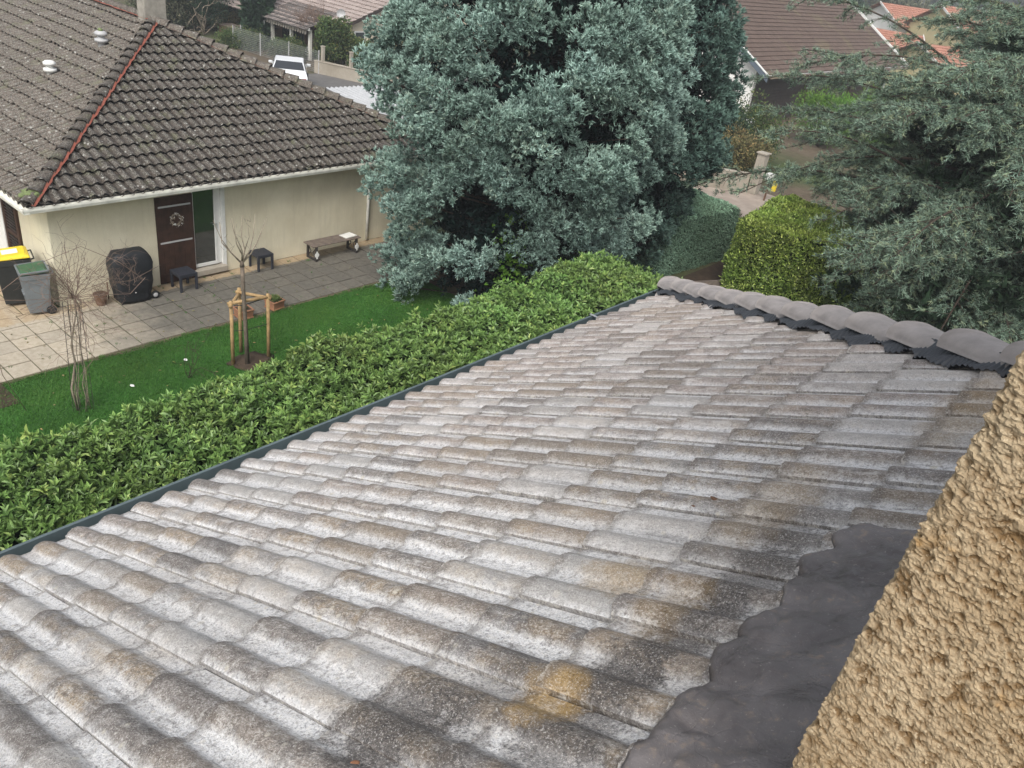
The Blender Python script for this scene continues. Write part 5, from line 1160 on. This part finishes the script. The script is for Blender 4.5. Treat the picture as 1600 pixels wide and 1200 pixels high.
mb = MB(); mb.box((ex_+.05, (ey0+ey1)/2, ez-.04), (.14, ey1-ey0, .12)); mb.build('gutter', M['hub'], bh)
mb = MB(); mb.box((gx1-4.2, ey0+.57, GZ+1.5), (1.5, .06, 1.2)); mb.build('window', M['brownw'], bh)
mb = MB(); mb.box((gx1-4.2, ey0+.53, GZ+1.5), (1.2, .03, .95)); mb.build('pane', M['window'], bh)

def car(label, loc, rz):
    t = thing('parked_car', (0, 0, 0), label, 'car'); prof = [(-2.05, .35), (-2.1, .7), (-1.95, .95), (-1.35, 1.02), (-.75, 1.42), (.75, 1.46), (1.55, 1.20), (1.95, .98), (2.08, .7), (2.02, .35)]
    def section(pr, w0, w1, zc=1.0):
        V = []; n = len(pr)
        for s in (-1, 1): V += [(x, s*(w0 if z < zc else w0+(w1-w0)*min(1, (z-zc)/.42)), z) for x, z in pr]
        q = [(i, i+1, n+i+1, n+i) for i in range(n-1)]+[(n-1, 0, n, 2*n-1)]; tri = [(0, i+1, i) for i in range(1, n-1)]+[(n, n+i, n+i+1) for i in range(1, n-1)]
        return V, q, tri
    V, q, tri = section(prof, .86, .66); m_ = MB(); m_.add(V, q, tri); m_.build('body', M['carpaint'], t, bevel=.04)
    m_ = MB()
    for s in (-1, 1): m_.prism([(-1.15, s*.845, 1.04), (-.68, s*.695, 1.375), (.72, s*.69, 1.405), (1.35, s*.83, 1.06)], (0, s*.012, 0))
    m_.prism([(-1.38, -.72, 1.045), (-1.38, .72, 1.045), (-.80, .62, 1.41), (-.80, -.62, 1.41)], (-.012, 0, .012)); m_.prism([(.84, -.60, 1.45), (.84, .60, 1.45), (1.52, .70, 1.225), (1.52, -.70, 1.225)], (.01, 0, .014)); m_.build('windows', M['carglass'], t)
    for x in (-1.3, 1.3):
        for s in (-1, 1): m_ = MB(); m_.lathe([(0, -.1), (.26, -.1), (.31, -.07), (.31, .07), (.26, .1), (0, .1)], (x, s*.80, .31), 20, axis=(0, 1, 0)); wl = m_.build('wheel', M['rubber'], t); m_ = MB(); m_.lathe([(0, .105), (.19, .103)], (x, s*.80, .31), 16, axis=(0, s, 0)); m_.build('rim', M['hub'], wl)
    for s in (-1, 1): m_ = MB(); m_.box((-2.03, s*.62, .78), (.10, .34, .14)); m_.build('headlight', M['white'], t, bevel=.02); m_ = MB(); m_.box((-.95, s*.92, 1.06), (.10, .18, .12)); m_.build('mirror', M['carpaint'], t, bevel=.02); m_ = MB(); m_.box((2.02, s*.68, .85), (.08, .24, .18)); m_.build('tail_light', M['redsh'], t, bevel=.02)
    t.location = loc; t.rotation_euler.z = rz; return t
c1_ = car('white hatchback parked behind the bungalow roof, below the neighbour porch', (-35.3, 24.9, GZ+.005), rad(-36))
c2_ = copy_tree(c1_); c2_.location = (-21.2, 43.0, GZ+.03); c2_.rotation_euler.z = rad(75); c2_['label'] = 'white car seen through the gap between the conifer and the white gable'
c3c = copy_tree(c1_); c3c.location = (-24.4, 43.6, GZ+.03); c3c.rotation_euler.z = rad(82); c3c['label'] = 'second white car behind the conifer, partly hidden by its foliage'
for c in (c1_, c2_, c3c): c['group'] = 'white parked cars'

# low white corrugated shelter roof behind the bungalow
t = thing('carport', (-27.2, 23, GZ), 'low shelter with a white corrugated sheet roof behind the bungalow hip', 'carport'); V = []; q = []; n_ = 160
for i in range(n_+1):
    f = i/n_; z = -7.0+.045*math.sin(f*2*math.pi*14)
    for j, (fx_) in enumerate((0, 1)): V.append((-28.0+4.0*fx_, 21.5+3.2*f, z-.25*fx_))
for i in range(n_): q.append((2*i, 2*i+1, 2*i+3, 2*i+2))
m_ = MB(); m_.add(V, q); m_.build('corrugated_roof', M['corr'], t, smooth=True)
for x in (-27.9, -24.2):
    for y in (21.7, 24.5): m_ = MB(); m_.box((x, y, (GZ-7.1)/2-.06), (.1, .1, -7.2-GZ)); m_.build('post', M['slat'], t)

# boundary of the street: rubble wall with three concrete posts, wire fence
blockwall('street_wall', 'sandy low retaining wall with coping beneath the three concrete posts', (-38.6, 28.9, 0), (-31.6, 31.6, 0), .62, .22)
lb = ['concrete fence post standing furthest left on the sandy low wall', 'middle one of the three concrete posts on the sandy low wall', 'concrete fence post nearest the blue cypress on the sandy low wall']
for i, (x, y) in enumerate(((-38.15, 29.05), (-36.55, 29.7), (-34.9, 30.3))):
    m_ = MB(); m_.box((x, y, GZ+.92), (.16, .16, 1.0)); m_.box((x, y, GZ+1.44), (.20, .20, .05)); o = m_.build('fence_post', M['concrete'], bevel=.01); tag(o, lb[i], 'post', 'concrete posts on the low wall')
t = thing('wire_fence', (-41.2, 28.3, GZ), 'light wire mesh fence left of the concrete posts beside the white car', 'fence'); A0, A1 = np.array([-45.5, 28.2, GZ]), np.array([-38.3, 28.9, GZ]); m_ = MB()
for i in range(73): p = A0+(A1-A0)*i/72; m_.tube([p, p+[0, 0, 1.15]], .006, 3, cap=False)
for k in range(12): m_.tube([A0+[0, 0, .05+k*.1], A1+[0, 0, .05+k*.1]], .005, 3, cap=False)
m_.build('wire_panel', M['wire'], t)
for i in range(4): p = A0+(A1-A0)*i/3; m_ = MB(); m_.tube([p, p+[0, 0, 1.22]], .03, 6); m_.build('post', M['hub'], t)

# neighbour house with carport roof, awning and cream gable
na = thing('neighbour_house', (-48, 34, GZ), 'low cream house with pale pink tiles, a dark tiled porch with fringed awning and posts', 'house')
sA = math.atan(.37); cA_, sA_ = math.cos(sA), math.sin(sA)
V, Q, A, UV, e_ = tile_field((0, 30.5+8, -7.03+8*.37), (-1, 0, 0), np.array([0, -cA_, -sA_]), 39.7, 62, 0, 8/cA_, .40, .42, 5, 1, .06, .07, .003, 33)
ra = np_mesh('roof', V, Q, M['paleroof'], na, {'rnd': A['rnd']}, UV)
clip(ra, [(Vector((-41.8, 30.5, 0)), Vector((1.5, -2.1, 0)))])
V, Q, A, UV, e_ = tile_field((0, 30.5+2.0, -7.03+2.0*.37+.05), (-1, 0, 0), np.array([0, -cA_, -sA_]), 41.3, 45.6, 0, 2.1/cA_, .30, .36, 5, 1, .04, .05, .003, 34)
np_mesh('porch_roof', V, Q, M['darkroof'], na, {'rnd': A['rnd']}, UV)
V, Q, A, UV, e_ = tile_field((0, 38.5, -7.03+8*.37), (-1, 0, 0), np.array([0, cA_, -sA_]), 39.7, 62, 0, 8/cA_, .30, .36, 4, 1, .04, .05, .003, 35)
np_mesh('rear_roof', V, Q, M['paleroof'], na, {'rnd': A['rnd']}, UV)
mb = MB(); mb.prism([(-40.0, 32.3, GZ), (-40.0, 44.6, GZ), (-40.0, 44.6, -6.55), (-40.0, 38.5, -4.25), (-40.0, 32.3, -6.5)], (-.3, 0, 0)); mb.build('gable_wall', M['render2'], na)
mb = MB(); mb.prism([(-39.66, 32.0, -6.62), (-39.66, 32.0, -6.44), (-39.66, 38.5, -4.03), (-39.66, 38.5, -4.21)], (-.05, 0, 0)); mb.build('verge_board', M['brownp'], na)
mb = MB(); mb.box((-51, 33.2, (GZ-6.3)/2), (21.4, .3, -6.5-GZ)); mb.build('porch_wall', M['brownr'], na)
mb = MB(); mb.box((-46.4, 33.0, -7.75), (2.2, .06, 1.7)); mb.build('dark_opening', M['window'], na)
mb = MB(); mb.box((-43.5, 30.46, -7.06), (4.4, .10, .14)); gt_ = mb.build('gutter', M['white'], na)
mb = MB()
for k in range(18): x = -41.45-k*.235; mb.prism([(x, 30.40, -7.14), (x-.2, 30.40, -7.14), (x-.17, 30.38, -7.32), (x-.10, 30.37, -7.37), (x-.03, 30.38, -7.32)], (0, -.012, 0))
mb.build('awning_fringe', M['awning'], na)
for x in (-45.3, -43.4, -41.6): mb = MB(); mb.box((x, 30.75, (GZ-7.12)/2), (.16, .16, -7.12-GZ)); mb.build('post', M['whiteg'], na)
mb = MB(); mb.box((-40.9, 33.0, -7.45), (2.6, 1.3, .14)); mb.build('flat_roof_edge', M['white'], na)
mb = MB(); mb.box((-39.95, 33.0, -7.12), (.06, .80, .46)); wn = mb.build('window', M['white'], na); mb = MB(); mb.box((-39.90, 33.0, -7.12), (.03, .62, .32)); mb.build('pane', M['window'], wn)
mb = MB(); mb.box((-39.85, 35.4, -8.15), (.3, 2.4, .07)); mb.build('canopy', M['white'], na)
mb = MB(); mb.lathe([(0, .05), (.20, .10), (.26, .22)], (-40.6, 32.2, -6.12), 16, axis=(.6, -.8, .3)); mb.tube([(-40.6, 32.3, -6.5), (-40.6, 32.25, -6.0), (-40.5, 32.1, -5.8)], .02, 5); mb.build('satellite_dish', M['hub'], na, smooth=True)
# stored things under the porch
for i, (x, s_, mt, lb_) in enumerate(((-44.6, .5, 'paper', 'pale sack stored under the porch beside the left post'), (-43.9, .38, 'darkp', 'dark crate stored under the porch between its posts'), (-43.0, .45, 'white', 'white box stored under the porch nearest the bare tree'))):
    m_ = MB(); m_.box((x, 31.7, GZ+s_/2+.01), (s_, s_*.8, s_), rz=.3*i, taper=.86); m_.box((x, 31.7, GZ+s_+.03), (s_*.75, s_*.6, .05), rz=.3*i+.1); o = m_.build(('sack', 'crate', 'storage_box')[i], M[mt], bevel=.03); tag(o, lb_, ('sack', 'crate', 'box')[i])
rl = thing('handrail', (-45.6, 30.0, GZ), 'slanted metal handrail left of the porch posts', 'handrail'); m_ = MB()
for k in range(4): m_.bar((-46.9, 29.6, GZ+.25+k*.22), (-45.5, 30.3, GZ+.75+k*.22), .035)
m_.build('rails', M['hub'], rl)
for x_, y_, h_ in ((-46.9, 29.6, 1.0), (-45.5, 30.3, 1.5)): m_ = MB(); m_.bar((x_, y_, GZ), (x_, y_, GZ+h_), .045); m_.build('post', M['hub'], rl)

# white house with red shutters behind the column cypress, and the yellow house
wb = thing('white_house', (-60, 43, GZ), 'two-storey white house with red shutters behind the column cypress', 'house'); mb = MB(); mb.box((-60, 43.5, -6.5), (9, 9, 4.6)); mb.build('wall', M['whiter'], wb)
def win(par, x, y, z, w_, h_, shm=None, axis='y', pane=True):
    mb = MB(); mb.box((x, y, z), (w_, .08, h_) if axis == 'y' else (.08, w_, h_)); f = mb.build('window', M['white'], par); off = (0, -.05, 0) if axis == 'y' else (.05, 0, 0)
    for s in (-1, 1): mb = MB(); d = (w_*.38, .02, h_*.82) if axis == 'y' else (.02, w_*.38, h_*.82); mb.box((x+off[0]+(s*w_*.22 if axis == 'y' else 0), y+off[1]+(0 if axis == 'y' else s*w_*.22), z), d); mb.build('pane', M['window'], f)
    if shm:
        for s in (-1, 1): mb = MB(); d = (w_*.5, .05, h_) if axis == 'y' else (.05, w_*.5, h_); mb.box((x+(s*w_*.77 if axis == 'y' else .03), y+(-.03 if axis == 'y' else s*w_*.77), z), d); mb.build('shutter', M[shm], par)
win(wb, -55.46, 39.6, -5.75, 1.0, 1.1, 'redsh', 'x'); win(wb, -55.46, 43, -5.75, 1.0, 1.1, 'redsh', 'x'); win(wb, -58, 38.96, -5.8, 1.0, 1.1, 'redsh')
mb = MB(); pz = -4.2; P_ = [(-65, 38.6, pz), (-55, 38.6, pz), (-55, 48.4, pz), (-65, 48.4, pz)]; ap1, ap2 = (-60, 38.6, pz+1.9), (-60, 48.4, pz+1.9); mb.poly([P_[1], P_[2], ap2, ap1]); mb.poly([P_[0], ap1, ap2, P_[3]]); mb.poly([P_[0], P_[1], ap1]); mb.poly([P_[2], P_[3], ap2]); mb.build('roof', M['paleroof'], wb)
yb = thing('yellow_house', (-60, 34, GZ), 'house with a sandy yellow wall and a weathered grey tile roof behind the dark tree', 'house'); mb = MB(); mb.box((-57.6, 33.6, (GZ-6.9)/2), (9.6, 3.4, -6.9-GZ)); mb.build('wall', M['yellowr'], yb)
V, Q, A, UV, e_ = tile_field((-57.6, 35.2, -5.4), (-1, 0, 0), np.array([0, -.86, -.51]), -5.4, 5.4, 0, 3.8, .30, .36, 4, 1, .04, .05, .003, 36); np_mesh('roof', V, Q, M['greyroof'], yb, {'rnd': A['rnd']}, UV)
mb = MB(); mb.poly([(-52.2, 35.2, -5.4), (-63, 35.2, -5.4), (-63, 38.6, -7.3), (-52.2, 38.6, -7.3)]); mb.build('rear_roof', M['greyroof'], yb)
mb = MB(); mb.box((-54.6, 31.88, -8.0), (.8, .06, 1.5)); mb.build('door', M['brownw'], yb)
t = thing('planting_box', (-48.6, 30.2, GZ), 'brown timber box on the grass between the yellow wall and the column cypress', 'box'); m_ = MB(); m_.box((-48.6, 30.2, GZ+.3), (1.9, .9, .6)); m_.build('box', M['wood'], t, bevel=.02); m_ = MB(); m_.box((-48.6, 30.2, GZ+.63), (2.0, 1.0, .06)); m_.build('top_board', M['slat'], t)

# column cypress
def Rcol(f, a): return .62*min(1, .55+2*f)*(1-max(0, f-.55)**2*3.2)+.05
crown_tree('column_cypress', 'narrow dark green column cypress in front of the white house', 'cypress tree', (-46.3, 30.35, GZ), GZ+.1, GZ+6.0, Rcol, 260, 41, (F['darkc'], F['darkc']), tufts=16, bl=8, tl=.2, bw=.06, rc=(.16, .28), trunk=.12, gaps=.9, upb=1.4, flat=1.3)
shrub('olive_tree', 'grey-green rounded shrub right behind the bungalow chimney', (-52.0, 27.6, GZ), 2.6, F['olive'], 9000, .16, 51, h=2.6)
shrub('dark_tree', 'dark green spreading tree beside the sandy yellow wall', (-50.6, 29.2, GZ), 2.4, F['darkc'], 9000, .18, 52, 'blade', cat='tree', h=2.7)
m_ = MB(); g = rng(53); m_ = twigs((-49.4, 28.6, GZ), 7, g, 1.5, .45, .05, 1.1, kids=2, wob=.3); o = m_.build('bare_shrub', M['twigp'], smooth=True); tag(o, 'pale bare stems in front of the dark spreading tree', 'shrub')
shrub('yellow_shrub', 'dry yellowish shrub mass against the sandy yellow wall', (-50.6, 31.3, GZ), 1.5, F['ochre'], 4000, .12, 54, h=1.2)
shrub('low_hedge', 'low fresh green bank of plants at the foot of the column cypress', (-45.6, 28.9, GZ), 1.5, F['shrub'], 5000, .12, 55, h=.45, cat='plants')
shrub('green_shrub', 'tall glossy green shrub just left behind the concrete posts', (-39.4, 30.9, GZ), 1.25, F['bright'] if False else F['shrub'], 7000, .15, 56, h=1.9)
shrub('green_shrub', 'mid green bush behind the middle concrete post', (-37.8, 31.8, GZ), 1.2, F['shrub'], 5500, .13, 57, h=1.25)
shrub('ochre_shrub', 'autumn coloured ochre shrub below the cream gable wall', (-37.4, 34.2, GZ), 1.8, F['ochre'], 8000, .12, 58, h=1.5)
shrub('ochre_shrub', 'yellow-green bush next to the blue cypress behind the last concrete post', (-35.4, 31.9, GZ), 1.2, F['ochre'], 4500, .12, 59, h=1.1)
shrub('porch_plants', 'low dark plants with a few red flowers at the foot of the porch posts', (-42.4, 29.8, GZ), 1.3, F['shrub'], 4500, .12, 60, h=.6, cat='plants')
t = thing('bare_tree', (-42.2, 31.4, GZ), 'round headed leafless tree with dense fine reddish twigs in front of the pale pink roof', 'tree'); g = rng(62)
m_ = MB(); m_.tube([(-42.2, 31.4, GZ), (-42.2, 31.4, GZ+1.4)], [.10, .08], 8); m_.build('trunk', M['bark'], t, smooth=True)
m_ = MB(); 
for k in range(11):
    a = k*2.4; p0 = np.array([-42.2, 31.4, GZ+1.35]); d = unit(np.array([math.cos(a)*.9, math.sin(a)*.9, .8+.5*g.random()])); p1 = p0+d*1.0; m_.tube([p0, (p0+p1)/2+[0, 0, .05], p1], [.05, .035, .022], 5); twigs(p1, 6, g, .8, .75, .016, .7, mb=m_, kids=3, wob=.3)
m_.build('branch', M['twig'], t, smooth=True)

# terracotta roofed houses far on the right
def redhouse(label, cx, cy, L, W_, zE, rz, wallm='yellowr', zr=1.9):
    t = thing('distant_house', (cx, cy, GZ), label, 'house', 'distant houses with terracotta roofs'); R_ = Matrix.Rotation(rz, 3, 'Z')
    def T(p): v = R_ @ Vector((p[0], p[1], 0)); return (v.x+cx, v.y+cy, p[2])
    def pr_(pts, vec): v = R_ @ Vector(vec); mb_ = MB(); mb_.prism([T(p) for p in pts], tuple(v)); return mb_
    m_ = pr_([(-L/2, -W_/2, GZ), (L/2, -W_/2, GZ), (L/2, W_/2, GZ), (-L/2, W_/2, GZ)], (0, 0, zE-GZ)); 
    m_.prism([T((L/2-.15, -W_/2, zE)), T((L/2-.15, W_/2, zE)), T((L/2-.15, 0, zE+zr))], tuple(R_ @ Vector((-.25, 0, 0)))); m_.prism([T((-L/2+.15, -W_/2, zE)), T((-L/2+.15, 0, zE+zr)), T((-L/2+.15, W_/2, zE))], tuple(R_ @ Vector((.25, 0, 0)))); m_.build('wall', M[wallm], t)
    e = R_ @ Vector((1, 0, 0)); o_ = .45; k = zr/(W_/2); s_ = math.hypot(1, k)
    for sg, nm in ((-1, 'roof'), (1, 'rear_roof')):
        dv = R_ @ Vector((0, sg/s_, 0)); V, Q, A, UV, _ = tile_field(T((0, 0, zE+zr+.05)), tuple(e), (dv.x, dv.y, -k/s_), -L/2-o_, L/2+o_, 0, (W_/2+o_)*s_, .40, .45, 4, 1, .06, .05, .003, 5); np_mesh(nm, V, Q, M['redroof'], t, {'rnd': A['rnd']}, UV)
    m_ = pr_([(L/2+o_, -(W_/2+o_), zE-o_*k), (L/2+o_, -(W_/2+o_), zE-o_*k+.2), (L/2+o_, 0, zE+zr+.2), (L/2+o_, 0, zE+zr)], (-.06, 0, 0)); m_.build('verge_trim', M['white'], t)
    m_ = pr_([(-L/2-o_, -(W_/2+o_), zE-o_*k), (-L/2-o_, -(W_/2+o_), zE-o_*k+.2), (-L/2-o_, 0, zE+zr+.2), (-L/2-o_, 0, zE+zr)], (.06, 0, 0)); m_.build('verge_trim', M['white'], t)
    for x in (-L*.25, L*.22): p = T((x, -W_/2-.03, zE-1.3)); m_ = MB(); m_.box(p, (1.0, .08, 1.1), rz=rz); f = m_.build('window', M['white'], t); m_ = MB(); q_ = T((x, -W_/2-.09, zE-1.3)); m_.box(q_, (.8, .04, .9), rz=rz); m_.build('pane', M['window'], f)
redhouse('cream house with a terracotta roof and white verge, nearest the top right corner', -24.1, 98.5, 7.0, 9.0, -3.7, rad(52), 'yellowr', 2.0)
redhouse('white walled house with a terracotta roof just right of the brown roof', -31.3, 103.5, 8, 7.5, -4.0, rad(52), 'whiter', 1.5)
redhouse('lower terracotta roof glimpsed through the cedar boughs', -19.5, 82, 10, 8, -6.0, rad(60), 'yellowr', 1.6)
redhouse('small terracotta roof glimpsed at the edge of the brown roof', -29.0, 84.5, 9, 7, -5.6, rad(30), 'whiter', 1.3)
lt = ['rounded brownish winter tree beyond the terracotta roofs at the right', 'dark green tree behind the brown house ridge', 'grey-green tree to the left of the terracotta roofs', 'dull green tree behind the cream house with the terracotta roof', 'pale bare-looking tree in the top right corner behind the cedar', 'dark tree just beyond the lowest terracotta roof']
for i, (x, y, r, h, mt) in enumerate(((-17.0, 112, 4.0, 4.6, 'wood'), (-44, 112, 5, 4.6, 'darkc'), (-38, 120, 5, 5.0, 'olive'), (-26, 124, 5, 5.0, 'shrub'), (-12, 106, 4.5, 5.0, 'wood'), (-15.5, 92, 3.6, 3.4, 'darkc'))):
    shrub('distant_tree', lt[i], (x, y, GZ), r, F[mt], 9000, .42, 100+i, cat='tree', h=h)

shrub('undergrowth', 'dark green undergrowth beneath the huge cypress behind the laurel hedge', (-11.9, 16.6, GZ), 1.7, F['darkc'], 9000, .13, 71, h=1.1, cat='undergrowth')
shrub('undergrowth', 'dark undergrowth between the two blue-green conifers', (-12.3, 18.6, GZ), 1.5, F['darkc'], 6000, .13, 72, h=1.2, cat='undergrowth')
# thin winter haze over the valley
hz = bpy.data.materials.new('haze'); hz.use_nodes = True; hn = hz.node_tree; hn.nodes.clear(); ho = hn.nodes.new('ShaderNodeOutputMaterial'); hv = hn.nodes.new('ShaderNodeVolumePrincipled')
hv.inputs['Color'].default_value = (.86, .90, .94, 1); hv.inputs['Density'].default_value = .0018; hv.inputs['Anisotropy'].default_value = .3; hn.links.new(hv.outputs[0], ho.inputs['Volume'])
m_ = MB(); m_.box((0, 300, 25), (1500, 1300, 72)); o = m_.build('haze', hz); tag(o, kind='stuff')

g = rng(88); n = 130; P = np.stack([g.uniform(-17.2, -11.5, n), g.uniform(3.2, 13.5, n), np.full(n, GZ+.022)], -1); D = unit(np.stack([g.normal(size=n), g.normal(size=n), .15*g.normal(size=n)], -1))
tag(cloud('fallen_leaves', [leaves(P, D, np.tile([0, 0, 1.], (n, 1))+g.normal(size=(n, 3))*.2, .045+.04*g.random(n), .03, g, .3, 1)], F['ochre'], None), kind='stuff')
g = rng(89); n = 150; P = np.stack([g.uniform(-17.5, -15.0, n), g.uniform(3.5, 13.0, n), np.full(n, GZ+.004)], -1); P[:90, 0] = -14.99+g.normal(size=90)*.03; D = unit(np.array([0, 0, 1.])+g.normal(size=(n, 3))*.7)
D[:, 2] = abs(D[:, 2]); P2 = np.repeat(P, 7, 0)+g.normal(size=(n*7, 3))*[.02, .02, 0]; tag(cloud('weeds', [blades(P2, unit(np.repeat(D, 7, 0)+g.normal(size=P2.shape)*.5), .05+.04*g.random(len(P2)), .012, g, .3, 1)], F['grass'], None), kind='stuff')
